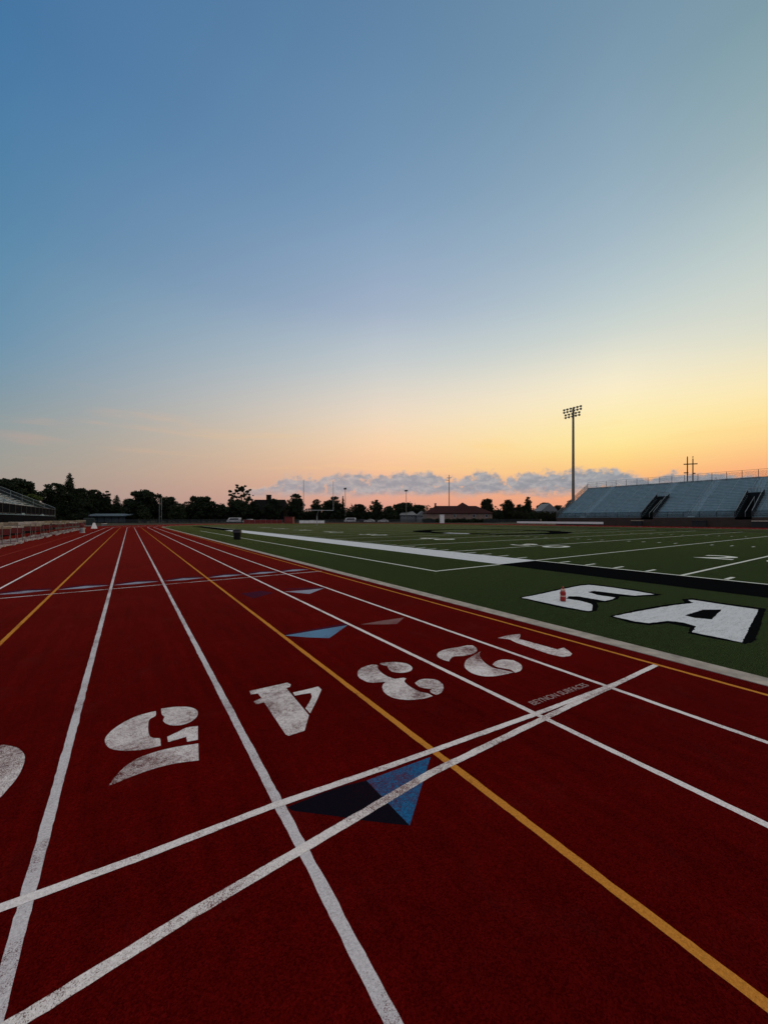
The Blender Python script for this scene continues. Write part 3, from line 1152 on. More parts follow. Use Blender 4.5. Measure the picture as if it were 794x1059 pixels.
# objects at the far end of the hurdle row
X_, Y_ = gp(92, 545.3)
q = thing('covered_cart', 'dark green covered cart at the far end of the hurdles', 'cart', (X_, Y_, 0), R(4))
MB().add([(-.95, -1, .45), (.95, -1, .45), (.95, 1, .45), (-.95, 1, .45), (-.8, -.85, 1.75), (.8, -.85, 1.75), (.8, .85, 1.75), (-.8, .85, 1.75)],
         [(3, 2, 1, 0), (4, 5, 6, 7), (0, 1, 5, 4), (1, 2, 6, 5), (2, 3, 7, 6), (3, 0, 4, 7)]).build('cover', M['green_tarp'], q, bevel=.12)
MB().box(-.9, -.95, .30, .9, .95, .44).build('bed', M['steel'], q)
for sx in (-.75, .75):
    for yy in (-.7, .7):
        m = MB()
        m.tube((sx - .06, yy, .2), (sx + .06, yy, .2), .2, n=14)
        m.build('wheel', M['tyre'], q)
X_, Y_ = gp(97.3, 546.6)
q = thing('folding_sign', 'small white folding board beside the dark green cart', 'sign', (X_, Y_, 0), R(6))
for sg in (-1, 1):
    MB().add([(-.42, sg * .42, 0), (.42, sg * .42, 0), (.14, sg * .03, .92), (-.14, sg * .03, .92),
              (-.42, sg * .42 - .03, 0), (.42, sg * .42 - .03, 0), (.14, sg * .03 - .03, .92), (-.14, sg * .03 - .03, .92)],
             [(0, 1, 2, 3), (7, 6, 5, 4), (0, 3, 7, 4), (3, 2, 6, 7), (2, 1, 5, 6), (1, 0, 4, 5)]).build('board_panel', M['panel_white'], q)
X_, Y_ = gp(85, 551)
q = thing('safety_barrel', 'small grey barrel with dark red top beside the outer lane', 'barrel', (X_, Y_, 0))
MB().lathe([(.27, 0), (.25, .06), (.24, .5), (.22, .56)], 16).build('body', M['steel'], q)
MB().lathe([(.225, .563), (.225, .80), (.20, .98), (.10, 1.0)], 16).build('top_band', M['red_panel'], q)
X_, Y_ = gp(108, 543.6)
q = thing('bench', 'pale low bench on the outer side of the track beyond the cart', 'bench', (X_, Y_, 0), R(80))
MB().box(-1.8, -.18, .42, 1.8, .18, .48).build('seat', M['white_pl'], q)
for xx in (-1.5, 0, 1.5):
    MB().box(xx - .04, -.15, 0, xx + .04, .15, .418).build('leg', M['steel'], q)

# ------------------------------------------------------------------ far side furniture
# long white barrier
xa, ya, xb, yb = 90.5, 66.6, 90.5, 43.3
q = thing('barrier_board', 'long low white board on dark posts in front of the far trees and grandstand end', 'barrier', (90.5, 55, 0))
MB().box(-.05, 43.3 - 55, .36, .05, 66.6 - 55, .86).build('board_panel', M['panel_white'], q, bevel=.02)
m = MB()
for i in range(9):
    y = 43.6 - 55 + (66.3 - 43.6) * i / 8
    MB().box(.055, y - .05, -.05, .14, y + .05, .80).build('post', M['dark'], q)

for xpx, w, lab_, topm in ((658.5, 2.0, 'dark storage box with pale lid at the wall below the left stair portal', 'board'),
                           (723, 2.2, 'low black storage box at the brick wall between the two stair portals', 'dark'),
                           (786, 2.0, 'dark storage box with pale lid at the wall below the right stair portal', 'board')):
    az = math.atan((xpx - CX) / F) + PSI
    X_ = 93.4
    Y_ = X_ / math.tan(az)
    q = thing('storage_box', lab_, 'box', (X_, Y_, 0))
    MB().box(-.45, -w / 2, .0, .45, w / 2, 1.12).build('body', M['dark'], q, bevel=.03)
    MB().box(-.52, -w / 2 - .06, 1.124, .52, w / 2 + .06, 1.25).build('lid', M[topm], q, bevel=.02)

# ------------------------------------------------------------------ buildings
def hip_building(name, label, x0, x1, d, y_eave, y_top, dd, wall, roof, ridge=.5, chimney=None, windows=(), gable=False, hump=None, door=None):
    xm = (x0 + x1) / 2
    X_, Y_ = at(xm, d)
    w = (x1 - x0) * d / F
    ze, zt = zof(y_eave, d), zof(y_top, d)
    root = thing(name, label, 'building' if w > 20 else 'house', (X_, Y_, 0), -PSI)
    o_ = .5
    MB().box(-w / 2 + o_, .0, -.06, w / 2 - o_, dd, ze).build('wall', M[wall], root)
    rw = w * ridge / 2
    m = MB()
    yr0 = dd * .5
    if gable:
        m.add([(-w / 2, -o_, ze), (w / 2, -o_, ze), (w / 2, dd + o_, ze), (-w / 2, dd + o_, ze), (0, -o_, zt), (0, dd + o_, zt)],
              [(0, 1, 4), (2, 3, 5), (1, 2, 5, 4), (3, 0, 4, 5), (3, 2, 1, 0)])
    else:
        m.add([(-w / 2, -o_, ze), (w / 2, -o_, ze), (w / 2, dd + o_, ze), (-w / 2, dd + o_, ze), (-rw, yr0, zt), (rw, yr0, zt)],
              [(0, 1, 5, 4), (1, 2, 5), (2, 3, 4, 5), (3, 0, 4), (3, 2, 1, 0)])
    if hump:
        hx, hw_, hz = hump
        hx = (hx - xm) * d / F
        hw_ = hw_ * d / F
        hz = zof(hz, d)
        m.add([(hx - hw_, .5, ze + .25), (hx + hw_, .5, ze + .25), (hx + hw_, dd - 1, ze + .25), (hx - hw_, dd - 1, ze + .25), (hx, dd * .5, hz)],
              [(0, 1, 4), (1, 2, 4), (2, 3, 4), (3, 0, 4)])
    rf = m.build('roof', M[roof], root)
    m = MB()
    m.box(-w / 2 - .03, -o_ - .05, ze - .25, w / 2 + .03, -o_, ze - .003)
    m.build('fascia', M[roof], root)
    if chimney:
        cxp, cw, cy = chimney
        cxx = (cxp - xm) * d / F
        cw = cw * d / F
        zc = zof(cy, d)
        m = MB()
        m.box(cxx - cw / 2, dd * .4, ze + .3, cxx + cw / 2, dd * .4 + cw, zc)
        m.box(cxx - cw / 2 - .12, dd * .4 - .12, zc + .003, cxx + cw / 2 + .12, dd * .4 + cw + .12, zc + .22)
        m.build('chimney', M['dark_wall'], rf)
    for wx, wy0, wy1, ww in windows:
        xx = (wx - xm) * d / F
        ww = ww * d / F
        f_ = MB().box(xx - ww / 2 - .08, -.06, zof(wy1, d) - .08, xx + ww / 2 + .08, -.003, zof(wy0, d) + .08).build('window', M['white_pl'], root)
        MB().box(xx - ww / 2, -.075, zof(wy1, d), xx + ww / 2, -.062, zof(wy0, d)).build('pane', M['glass'], f_)
    if door:
        xx = (door[0] - xm) * d / F
        ww = door[1] * d / F
        dr = MB().box(xx - ww / 2, -.07, 0, xx + ww / 2, -.003, 2.2).build('door', M['dark'], root)
        MB().box(xx + ww / 2 - .15, -.12, 1.0, xx + ww / 2 - .08, -.073, 1.12).build('handle', M['steel'], dr)
    return root


hip_building('brick_building', 'low tan building with dark red hipped roof at the far corner of the field', 440, 510, 165, 530.5, 522.5, 16, 'tan_brick', 'roof_red',
             .62, (452.3, 1.6, 520.3), [(470, 532, 535, 2.2), (490, 532, 535, 2.2), (503, 532, 535, 2.2)], hump=(482, 14.5, 518.7), door=(480, 1.6))
hip_building('brick_house', 'dark house with a squat chimney behind the red fence', 256, 294, 170, 528, 516.0, 12, 'dark_wall', 'roof_dark', .86, (274, 4.2, 511.4),
             [(265, 530, 534, 2.5), (284, 530, 534, 2.5)])
hip_building('house', 'white house under trees left of the red roofed building', 413, 431, 215, 532.5, 528.5, 10, 'pale_wall', 'pale_wall', .6, None,
             [(418, 533.2, 535.2, 1.6), (426, 533.2, 535.2, 1.6)])
hip_building('house', 'small white gabled house touching the left of the red roofed building', 431, 442, 205, 532.8, 528.5, 9, 'pale_wall', 'pale_wall', .5, None,
             [(436, 533.5, 535.2, 1.4)], gable=True)
hip_building('house', 'pale gabled house among trees left of the grandstand end', 559, 577, 200, 528.5, 520.5, 10, 'pale_wall', 'pale_wall', .5, None,
             [(564, 530, 532.4, 1.6), (571, 530, 532.4, 1.6)], gable=True)
hip_building('house', 'small pale gabled shed behind the goal post, right side', 348, 358, 200, 532.5, 529.0, 7, 'pale_wall', 'roof_dark', .5, None, [(353, 533.6, 535, 1.2)], gable=True)
hip_building('house', 'dark low house between round trees beyond the barrier board', 528, 552, 215, 531, 525, 10, 'dark_wall', 'roof_dark', .6, None, [(536, 532, 534, 1.5)])

# long low shed behind the first bend
X_, Y_ = at(108, 150)
sw = 46 * 150 / F
q = thing('long_shed', 'long low shed with blue grey roller panels beyond the far bend', 'shed', (X_, Y_, 0), -PSI)
MB().box(-sw / 2, 0, -.06, sw / 2, 7, 2.5).build('wall', M['dark_wall'], q)
MB().add([(-sw / 2 - .4, -1.2, 2.55), (sw / 2 + .4, -1.2, 2.55), (sw / 2 + .4, 7.4, 3.5), (-sw / 2 - .4, 7.4, 3.5),
          (-sw / 2 - .4, -1.2, 2.8), (sw / 2 + .4, -1.2, 2.8), (sw / 2 + .4, 7.4, 3.75), (-sw / 2 - .4, 7.4, 3.75)],
         [(3, 2, 1, 0), (4, 5, 6, 7), (0, 1, 5, 4), (1, 2, 6, 5), (2, 3, 7, 6), (3, 0, 4, 7)]).build('roof', M['shed_blue'], q)
for i in range(6):
    x0 = -sw / 2 + .4 + i * (sw - .8) / 6
    MB().box(x0 + .15, -.08, .2, x0 + (sw - .8) / 6 - .15, -.004, 2.35).build('door', M['shed_blue'], q)

# white upright booth and red booth
def booth(label, x, d, w, y_top, mat, cat='booth'):
    X_, Y_ = at(x, d)
    q = thing('booth', label, cat, (X_, Y_, 0), -PSI)
    wm = w * d / F
    z = zof(y_top, d)
    MB().box(-wm / 2, 0, -.06, wm / 2, wm, z).build('wall', M[mat], q, bevel=.04)
    MB().box(-wm / 2 - .08, -.1, z + .003, wm / 2 + .08, wm + .1, z + .14).build('roof', M[mat], q, bevel=.04)
    dr = MB().box(-wm * .32, -.05, .1, wm * .32, -.003, z * .82).build('door', M[mat], q)
    MB().box(wm * .22, -.09, z * .42, wm * .27, -.053, z * .47).build('handle', M['steel'], dr)


booth('narrow white booth in front of the red roofed building', 457.3, 140, 4.2, 532.6, 'panel_white')
booth('red booth at the right end of the red fence', 298.3, 128, 8.4, 535.0, 'red_panel')


# red padded fence with posts
def pad_fence(label, x0, x1, d, ztop, mat, k, name='padded_fence'):
    xm = (x0 + x1) / 2
    X_, Y_ = at(xm, d)
    w = (x1 - x0) * d / F
    q = thing(name, label, 'fence', (X_, Y_, 0), -PSI)
    for i in range(k):
        a = -w / 2 + w * i / k
        MB().box(a + .05, -.05, .12, a + w / k - .05, .05, ztop * random.uniform(.92, 1.04)).build('panel', M[mat], q, bevel=.02)
    for i in range(k + 1):
        a = -w / 2 + w * i / k
        MB().tube((a, .1, -.05), (a, .1, ztop + .15), .05, n=6).build('post', M['steel'], q)


pad_fence('red padded fence left of the red booth beyond the bend', 252, 292, 130, 1.25, 'red_panel', 7)
pad_fence('low white padded fence behind the goal post', 309.5, 335.5, 122, 1.05, 'panel_white', 5)


# long wire fence around the far end
def wire_fence(label, pts, h, spacing, mesh):
    q = thing('wire_fence', label, 'fence', (pts[0][0], pts[0][1], 0))
    O = Vector((pts[0][0], pts[0][1], 0))
    rail, fab = MB(), MB()
    for a, b in zip(pts[:-1], pts[1:]):
        A, B = Vector((a[0], a[1], 0)) - O, Vector((b[0], b[1], 0)) - O
        L = (B - A).length
        k = max(1, int(L / spacing))
        for i in range(k):
            p = A.lerp(B, i / k)
            MB().tube((p.x, p.y, -.06), (p.x, p.y, h + .05), .04, n=6).build('post', M['rail_dark'], q)
        rail.tube((A.x, A.y, h), (B.x, B.y, h), .03, n=6)
        fab.quad((A.x, A.y, .03), (B.x, B.y, .03), (B.x, B.y, h), (A.x, A.y, h))
    rail.build('top_rail', M['rail_dark'], q)
    fab.build('wire_mesh', M[mesh], q)


wire_fence('dark wire fence curving round the far end of the track', [at(110, 133), at(200, 139), at(300, 142), at(400, 142), at(450, 140)], 1.3, 4.5, 'mesh_dark')
wire_fence('dark wire fence in front of the trees beside the white barrier', [at(500, 132), at(560, 122), (93.0, 61.0)], 1.4, 4.5, 'mesh_dark')


# parked cars far away
def car(x, d, label, paint, rz=0.0, van=False):
    X_, Y_ = at(x, d)
    q = thing('parked_car', label, 'car', (X_, Y_, 0), -PSI + rz)
    L, W_ = (5.0, 1.95) if van else (4.6, 1.8)
    hz = 2.0 if van else 1.45
    prof = ([(-2.5, .35), (-2.5, 1.0), (-2.2, 1.15), (-1.7, 1.9), (-1.2, hz), (2.3, hz), (2.5, 1.8), (2.5, .35)] if van else
            [(-2.3, .3), (-2.3, .72), (-2.1, .85), (-1.1, .95), (-.45, 1.4), (.2, hz), (1.1, 1.42), (1.85, 1.0), (2.25, .95), (2.3, .75), (2.3, .3)])
    n_ = len(prof)
    m = MB()
    m.add([(x_, -W_ / 2, z) for x_, z in prof] + [(x_, W_ / 2, z) for x_, z in prof],
          [tuple(range(n_)), tuple(range(n_, 2 * n_))[::-1]] + [(i, n_ + i, n_ + (i + 1) % n_, (i + 1) % n_) for i in range(n_)])
    m.build('body', M[paint], q, bevel=.05)
    wn = [(-1.0, 1.0), (-.45, 1.34), (.2, 1.38), (1.0, 1.34), (1.6, 1.0)] if not van else [(-1.6, 1.2), (-1.2, 1.8), (2.0, 1.8), (2.0, 1.2)]
    MB().poly([(x_, -W_ / 2 - .008, z) for x_, z in wn]).build('window', M['glass'], q)
    for sx in (-1.4, 1.4):
        for sy_ in (-W_ / 2 - .02, W_ / 2 - .20):
            m = MB()
            m.tube((sx, sy_, .32), (sx, sy_ + .22, .32), .32, n=16)
            wh = m.build('wheel', M['tyre'], q)
            MB().tube((sx, sy_ - .012 if sy_ < 0 else sy_ + .222, .32), (sx, sy_ - .002 if sy_ < 0 else sy_ + .232, .32), .19, n=12).build('rim', M['steel'], wh)


car(242, 147, 'white van parked under the airy tree left of the dark house', 'car_white', R(5), True)
car(257.5, 146, 'white car parked in front of the dark house', 'car_white', R(-4))
car(271, 147, 'dark car parked between the white car and the red booth', 'car_dark', R(3))
car(396, 160, 'white car parked right of the round dark tree', 'car_white', R(3))
car(362, 162, 'white van parked behind the goal post, right side', 'car_white', R(0), True)
car(374, 163, 'dark car parked between the white van and round dark tree', 'car_dark', R(2))
car(382, 158, 'pale car parked in front of the round dark tree', 'car_white', R(-3))


# ------------------------------------------------------------------ trees
def leaf_cloud(rng, clumps, nleaf, ls):
    """small leaf quads spread through the clumps; each clump (x,y,z,rx,rz)"""
    v, f = [], []
    vol = [c[3] * c[3] * c[4] for c in clumps]
    tot = sum(vol)
    for c, vv in zip(clumps, vol):
        k = max(12, int(nleaf * vv / tot))
        for _ in range(k):
            while True:
                x, y, z = (rng.uniform(-1, 1) for _ in range(3))
                r = x * x + y * y + z * z
                if r < 1 and rng.random() < .25 + .75 * r:
                    break
            r3 = 1 + rng.gauss(0, .15)
            p = Vector((c[0] + x * c[3] * r3, c[1] + y * c[3] * r3, c[2] + z * c[4] * r3))
            a = Vector((rng.gauss(0, 1), rng.gauss(0, 1), rng.gauss(0, .6))).normalized()
            b = a.orthogonal().normalized()
            b.rotate(Matrix.Rotation(rng.uniform(0, 6.28), 3, a))
            cc = a.cross(b)
            s1, s2 = ls * rng.uniform(.6, 1.3), ls * rng.uniform(.35, .8)
            o = len(v)
            v += [tuple(p - b * s1), tuple(p + cc * s2), tuple(p + b * s1), tuple(p - cc * s2)]
            f.append((o, o + 1, o + 2, o + 3))
    return v, f


def tree(name, label, x, d, wpx, ytop, kind='round', mat='leaf_dark', seed=0, dens=1.0, base=.12, group='trees beyond the track'):
    rng = random.Random(seed * 131 + int(x * 7))
    X_, Y_ = at(x, d)
    Ht = zof(ytop, d)
    W_ = wpx * d / F
    root = thing(name, label, 'tree' if name.endswith('tree') else 'shrub', (X_, Y_, 0), rng.uniform(0, 6.28), group)
    cl = []
    zb_ = Ht * base
    ch = Ht - zb_
    if kind == 'round':
        lop = [rng.uniform(.8, 1.08) for _ in range(6)]
        for i in range(64):
            u = rng.random()
            z = zb_ + ch * (.08 + .84 * u)
            prof = math.sqrt(max(0.02, 1 - ((z - zb_ - ch * .45) / (ch * .56)) ** 2))
            a = rng.uniform(0, 6.28)
            rad = W_ / 2 * prof * rng.uniform(.45, .92) * lop[int(a)  % 6]
            cr = W_ * rng.uniform(.055, .125)
            cl.append((rad * math.cos(a), rad * math.sin(a), z, cr, min(cr * .75, (Ht - z) * .95 + .15)))
        cl.append((0, 0, zb_ + ch * .45, W_ * .30, ch * .38))
        for i in range(7):
            a = rng.uniform(0, 6.28)
            q_ = rng.uniform(.03, .2)
            cl.append((W_ * q_ * math.cos(a), W_ * q_ * math.sin(a), Ht - W_ * (.05 + q_ * .35), W_ * rng.uniform(.05, .10), W_ * .06))
    elif kind == 'cone':
        for i in range(46):
            u = i / 45
            z = zb_ + ch * u * .97
            a = rng.uniform(0, 6.28)
            cr = W_ * (.16 * (1 - u) + .06)
            rad = max(0, W_ / 2 * (1 - u) ** .6 * rng.uniform(.35, .95) - cr * .3)
            cl.append((rad * math.cos(a), rad * math.sin(a), z, cr, cr * .6))
        cl.append((0, 0, zb_ + ch * .3, W_ * .26, ch * .3))
        cl.append((0, 0, zb_ + ch * .7, W_ * .13, ch * .22))
    else:                                    # airy: separate sprays with sky between
        for i in range(85):
            u = rng.random()
            z = zb_ + ch * (.28 + .70 * u)
            prof = math.sqrt(max(0.05, 1 - ((z - zb_ - ch * .62) / (ch * .44)) ** 2))
            rad = W_ / 2 * prof * rng.uniform(.1, 1.0)
            a = rng.uniform(0, 6.28)
            cr = W_ * rng.uniform(.025, .065)
            cl.append((rad * math.cos(a), rad * math.sin(a), z, cr, cr * .6))
        cl.append((0, 0, zb_ + ch * .22, W_ * .3, ch * .22))
    area = W_ * ch
    nleaf = int(min(15000, max(3000, area * 105)) * dens)
    ls = max(.22, min(.55, W_ * .028))
    v, f = leaf_cloud(rng, cl, nleaf, ls)
    mb = MB()
    mb.v, mb.f = v, f
    mb.build('crown', M[mat], root)
    tr = MB()
    tr.tube((0, 0, -.1), (0, 0, zb_ + ch * .3), W_ * .035 + .1, W_ * .022 + .05, n=9)
    tr.tube((0, 0, zb_ + ch * .3), (W_ * .02, 0, zb_ + ch * .75), W_ * .022 + .05, .04, n=7)
    for c in rng.sample(cl, min(16, len(cl))):
        z0_ = zb_ + ch * rng.uniform(.05, .35)
        tr.tube((0, 0, z0_), (c[0] * .9, c[1] * .9, max(z0_ + .2, c[2])), W_ * .012 + .04, .025, n=5)
    tr.build('trunk', M['bark'], root)
    return root


TREES = [
    # x, depth, width px, top y, kind, mat, name, label
    (14, 118, 50, 494.5, 'round', 'leaf_dark', 'dense_tree', 'broad domed dark tree behind the bleacher stand'),
    (-14, 122, 40, 497, 'round', 'leaf_dark', 'dense_tree', 'dark tree cut by the left edge above the bleacher stand'),
    (33, 112, 20, 510.5, 'round', 'leaf_bright', 'leafy_tree', 'bright green low tree beside the bleacher stand rail'),
    (57, 128, 26, 499, 'round', 'leaf_dark', 'dense_tree', 'dark tree left of the tall pointed tree'),
    (72, 132, 26, 488.5, 'cone', 'leaf_dark', 'conifer_tree', 'tallest pointed dark conifer right of the bleacher stand'),
    (84, 165, 30, 505, 'round', 'leaf_dark', 'dense_tree', 'dark rounded tree just right of the tall conifer'),
    (98, 172, 24, 506, 'round', 'leaf_dark', 'dense_tree', 'dark broad tree above left half of the long shed'),
    (110, 174, 13, 507.5, 'round', 'leaf_dark', 'dense_tree', 'small round topped tree above the middle of the long shed'),
    (121, 176, 18, 511.5, 'cone', 'leaf_dark', 'conifer_tree', 'low pointed tree above right half of the long shed'),
    (133, 170, 16, 515, 'round', 'leaf_dark', 'dense_tree', 'low dark tree at the right end of the long shed'),
    (150, 152, 36, 507, 'round', 'leaf_dark', 'dense_tree', 'wide dark tree left of the slim pale posts'),
    (150, 144, 13, 526.5, 'round', 'leaf_mid', 'leafy_bush', 'small round green bush below the wide dark tree'),
    (173, 156, 24, 513, 'round', 'leaf_dark', 'dense_tree', 'dark tree right behind the slim pale posts'),
    (184, 148, 18, 520, 'round', 'leaf_mid', 'leafy_tree', 'round mid green tree right of the slim pale posts'),
    (208, 158, 30, 513.5, 'round', 'leaf_dark', 'dense_tree', 'broad dark tree left of the airy tall tree'),
    (196, 160, 16, 518, 'round', 'leaf_dark', 'dense_tree', 'small dark tree tucked between two broader dark trees'),
    (226, 160, 18, 521, 'round', 'leaf_dark', 'dense_tree', 'low dark tree at the foot of the airy tall tree'),
    (250, 164, 29, 501.5, 'airy', 'leaf_mid', 'airy_tree', 'tall airy tree with sky showing through left of the dark house'),
    (246, 158, 28, 516, 'round', 'leaf_dark', 'dense_tree', 'dark bushy tree beneath the airy tall tree'),
    (282, 164, 22, 515.5, 'round', 'leaf_dark', 'dense_tree', 'dark tree masking the right half of the dark house'),
    (262, 166, 16, 518, 'round', 'leaf_dark', 'dense_tree', 'dark tree masking the left half of the dark house'),
    (306, 172, 22, 510.5, 'round', 'leaf_dark', 'dense_tree', 'round dark tree left of the goal post upright'),
    (327, 186, 14, 516, 'round', 'leaf_dark', 'dense_tree', 'dark tree seen between the goal post uprights'),
    (338, 182, 14, 517.5, 'round', 'leaf_dark', 'dense_tree', 'low dark tree behind the right half of the crossbar'),
    (346, 180, 20, 513, 'round', 'leaf_dark', 'dense_tree', 'dark tree behind the right goal post upright'),
    (354.5, 184, 7, 512.5, 'cone', 'leaf_dark', 'conifer_tree', 'narrow pointed tree beside the slim light pole'),
    (371, 192, 17, 521, 'round', 'leaf_dark', 'dense_tree', 'low dark tree between the light pole and round tree'),
    (389.5, 182, 14, 516.5, 'round', 'leaf_dark', 'dense_tree', 'dense egg shaped dark tree standing alone right of the goal post'),
    (403, 200, 16, 523, 'round', 'leaf_mid', 'leafy_tree', 'low tree left of the second slim light pole'),
    (417, 222, 26, 520, 'round', 'leaf_mid', 'leafy_tree', 'broad tree above the white house'),
    (433, 224, 18, 522, 'round', 'leaf_mid', 'leafy_tree', 'tree above the small gabled house left of the red roof'),
    (405, 186, 10, 530, 'round', 'leaf_dark', 'leafy_bush', 'low dark bush left of the white house'),
    (503.5, 185, 19, 515.5, 'round', 'leaf_brown', 'leafy_tree', 'round tree directly right of the red roofed building'),
    (525, 182, 18, 516, 'round', 'leaf_brown', 'leafy_tree', 'round topped tree second right of the red roofed building'),
    (515, 178, 12, 527, 'round', 'leaf_dark', 'leafy_bush', 'dark bush between the two round trees right of the red roof'),
    (546, 200, 10, 513.5, 'round', 'leaf_dark', 'dense_tree', 'taller narrow tree in the gap before the pale gabled house'),
    (538, 205, 14, 521, 'round', 'leaf_brown', 'leafy_tree', 'low tree left of the taller narrow tree'),
    (563, 215, 18, 519.5, 'round', 'leaf_dark', 'dense_tree', 'tree behind the pale gabled house'),
    (577, 210, 16, 522, 'round', 'leaf_dark', 'dense_tree', 'dark tree at the right side of the pale gabled house'),
    (590, 160, 16, 517.0, 'round', 'leaf_dark', 'dense_tree', 'dark tree at the foot of the tall floodlight mast'),
    (551, 170, 12, 529.5, 'round', 'leaf_mid', 'leafy_bush', 'green bush left of the pale gabled house'),
]
for i, (x, d, w, yt, kd, mt, nm, lb) in enumerate(TREES):
    tree(nm, lb, x, d, w, yt, kd, mt, i + 1)


# clipped dark hedges under the trees
def hedge(label, x0, x1, d, ytop, mat, seed):
    rng = random.Random(seed)
    xm = (x0 + x1) / 2
    X_, Y_ = at(xm, d)
    w = (x1 - x0) * d / F
    hgt = zof(ytop, d)
    root = thing('hedge', label, 'hedge', (X_, Y_, 0), -PSI)
    cl = []
    k = int(w / 1.3)
    for i in range(k):
        hh = hgt * rng.uniform(.75, 1.0)
        cl.append((-w / 2 + w * (i + .5) / k, rng.uniform(-.4, .4), hh * .5, 1.2, hh * .5))
    v, f = leaf_cloud(rng, cl, min(22000, int(w * hgt * 110)), .32)
    mb = MB()
    mb.v, mb.f = v, f
    mb.build('foliage', M[mat], root)
    m = MB()
    for c in cl:
        m.tube((c[0], c[1], -.1), (c[0], c[1], c[2] * 1.3), .07, .03, n=5)
    m.build('stems', M['bark'], root)


hedge('long dark hedge under the trees left of the slim pale posts', 40, 165, 178, 520, 'leaf_dark', 1)
hedge('dark hedge under the trees between slim posts and airy tree', 163, 262, 174, 521.5, 'leaf_dark', 2)
hedge('dark hedge behind the goal post beyond the turf', 290, 400, 196, 527, 'leaf_dark', 3)
hedge('dark hedge behind the white houses', 398, 446, 218, 531, 'leaf_dark', 4)
hedge('low dark hedge along the foot of the red roofed building', 438, 512, 156, 536.2, 'leaf_dark', 5)
hedge('olive hedge between round trees and grandstand end', 508, 592, 190, 528.5, 'leaf_brown', 6)
hedge('dark hedge at the foot of the tall conifer behind the stand', -60, 60, 140, 524, 'leaf_dark', 7)


def far_wood():
    rng = random.Random(55)
    cl = []
    for i in range(150):
        x = -140 + 760 * i / 149
        d = 330 + rng.uniform(-15, 15)
        X_, Y_ = at(x, d)
        h_ = rng.uniform(9, 14.5)
        cl.append((X_, Y_, h_ * .5, 5.0, h_ * .5))
    v, f = leaf_cloud(rng, cl, 16000, 1.1)
    mb = MB()
    mb.v, mb.f = v, f
    return mb.build('far_treeline', M['leaf_mid'])


tag(far_wood(), kind='stuff')

# ------------------------------------------------------------------ sky and light
W = bpy.data.worlds.new('World')
scene.world = W
W.use_nodes = True
nt = W.node_tree
nt.nodes.clear()
wo = nt.nodes.new('ShaderNodeOutputWorld')
bg = nt.nodes.new('ShaderNodeBackground')
nt.links.new(bg.outputs[0], wo.inputs[0])
tcd = nt.nodes.new('ShaderNodeTexCoord').outputs['Generated']
sep = nt.nodes.new('ShaderNodeSeparateXYZ')
nt.links.new(tcd, sep.inputs[0])
zc = math_n(nt, 'MAXIMUM', sep.outputs[2], 0.0)
el = math_n(nt, 'MULTIPLY', math_n(nt, 'ARCSINE', sep.outputs[2]), 180 / math.pi)
az = math_n(nt, 'MULTIPLY', math_n(nt, 'ARCTAN2', sep.outputs[0], sep.outputs[1]), 180 / math.pi)
GLOW = R(68)
hx, hy = math.sin(GLOW), math.cos(GLOW)
hl = math_n(nt, 'SQRT', math_n(nt, 'ADD', math_n(nt, 'MULTIPLY', sep.outputs[0], sep.outputs[0]), math_n(nt, 'MULTIPLY', sep.outputs[1], sep.outputs[1])))
hl = math_n(nt, 'MAXIMUM', hl, .001)
ca = math_n(nt, 'DIVIDE', math_n(nt, 'ADD', math_n(nt, 'MULTIPLY', sep.outputs[0], hx), math_n(nt, 'MULTIPLY', sep.outputs[1], hy)), hl)


def zz(deg):
    return math.sin(R(deg))


def ang(cosaz, lst):
    """photo rows in one column -> (sine of elevation, colour)"""
    out = []
    for y, c in lst:
        e = math.atan((YH - y) / F * cosaz)
        out.append((max(0.0, math.sin(e)), srgb(*c)))
    return sorted(out, key=lambda q: q[0])


SKY_L = ang(.699, [(536, (163, 146, 140)), (505, (165, 150, 142)), (480, (160, 157, 148)), (455, (154, 158, 154)), (430, (143, 157, 161)), (395, (127, 153, 169)), (350, (110, 148, 175)),
                   (270, (96, 140, 172)), (200, (85, 132, 168)), (100, (76, 124, 166)), (0, (67, 117, 162))]) + [(1.0, srgb(70, 108, 155))]
SKY_M = ang(1.0, [(536, (212, 150, 136)), (515, (228, 166, 144)), (495, (242, 184, 148)), (470, (251, 207, 163)), (450, (246, 214, 178)), (430, (238, 218, 194)), (405, (221, 213, 201)),
                  (380, (201, 206, 205)), (350, (182, 194, 204)), (320, (163, 178, 200)), (260, (141, 167, 193)), (200, (122, 154, 185)), (100, (105, 141, 174)), (0, (93, 131, 166))]) + [(1.0, srgb(92, 122, 156))]
SKY_G = ang(.846, [(536, (236, 150, 122)), (510, (246, 168, 122)), (490, (253, 194, 124)), (470, (254, 220, 140)), (455, (254, 232, 156)), (430, (254, 236, 178)), (400, (252, 238, 203)),
                  (370, (232, 228, 208)), (340, (206, 214, 208)), (300, (186, 202, 206)), (240, (162, 184, 198)), (150, (140, 167, 186)), (0, (114, 147, 170))]) + [(1.0, srgb(96, 126, 158))]
SKY_R = ang(.699, [(536, (240, 144, 118)), (500, (248, 160, 118)), (480, (252, 182, 128)), (460, (254, 206, 138)), (440, (254, 222, 152)), (420, (254, 229, 166)), (400, (252, 233, 183)), (370, (238, 229, 197)),
                  (340, (219, 221, 205)), (300, (206, 213, 205)), (260, (194, 207, 204)), (200, (172, 191, 194)), (150, (156, 177, 184)), (80, (140, 167, 176)), (0, (127, 157, 168))]) + [(1.0, srgb(98, 128, 158))]
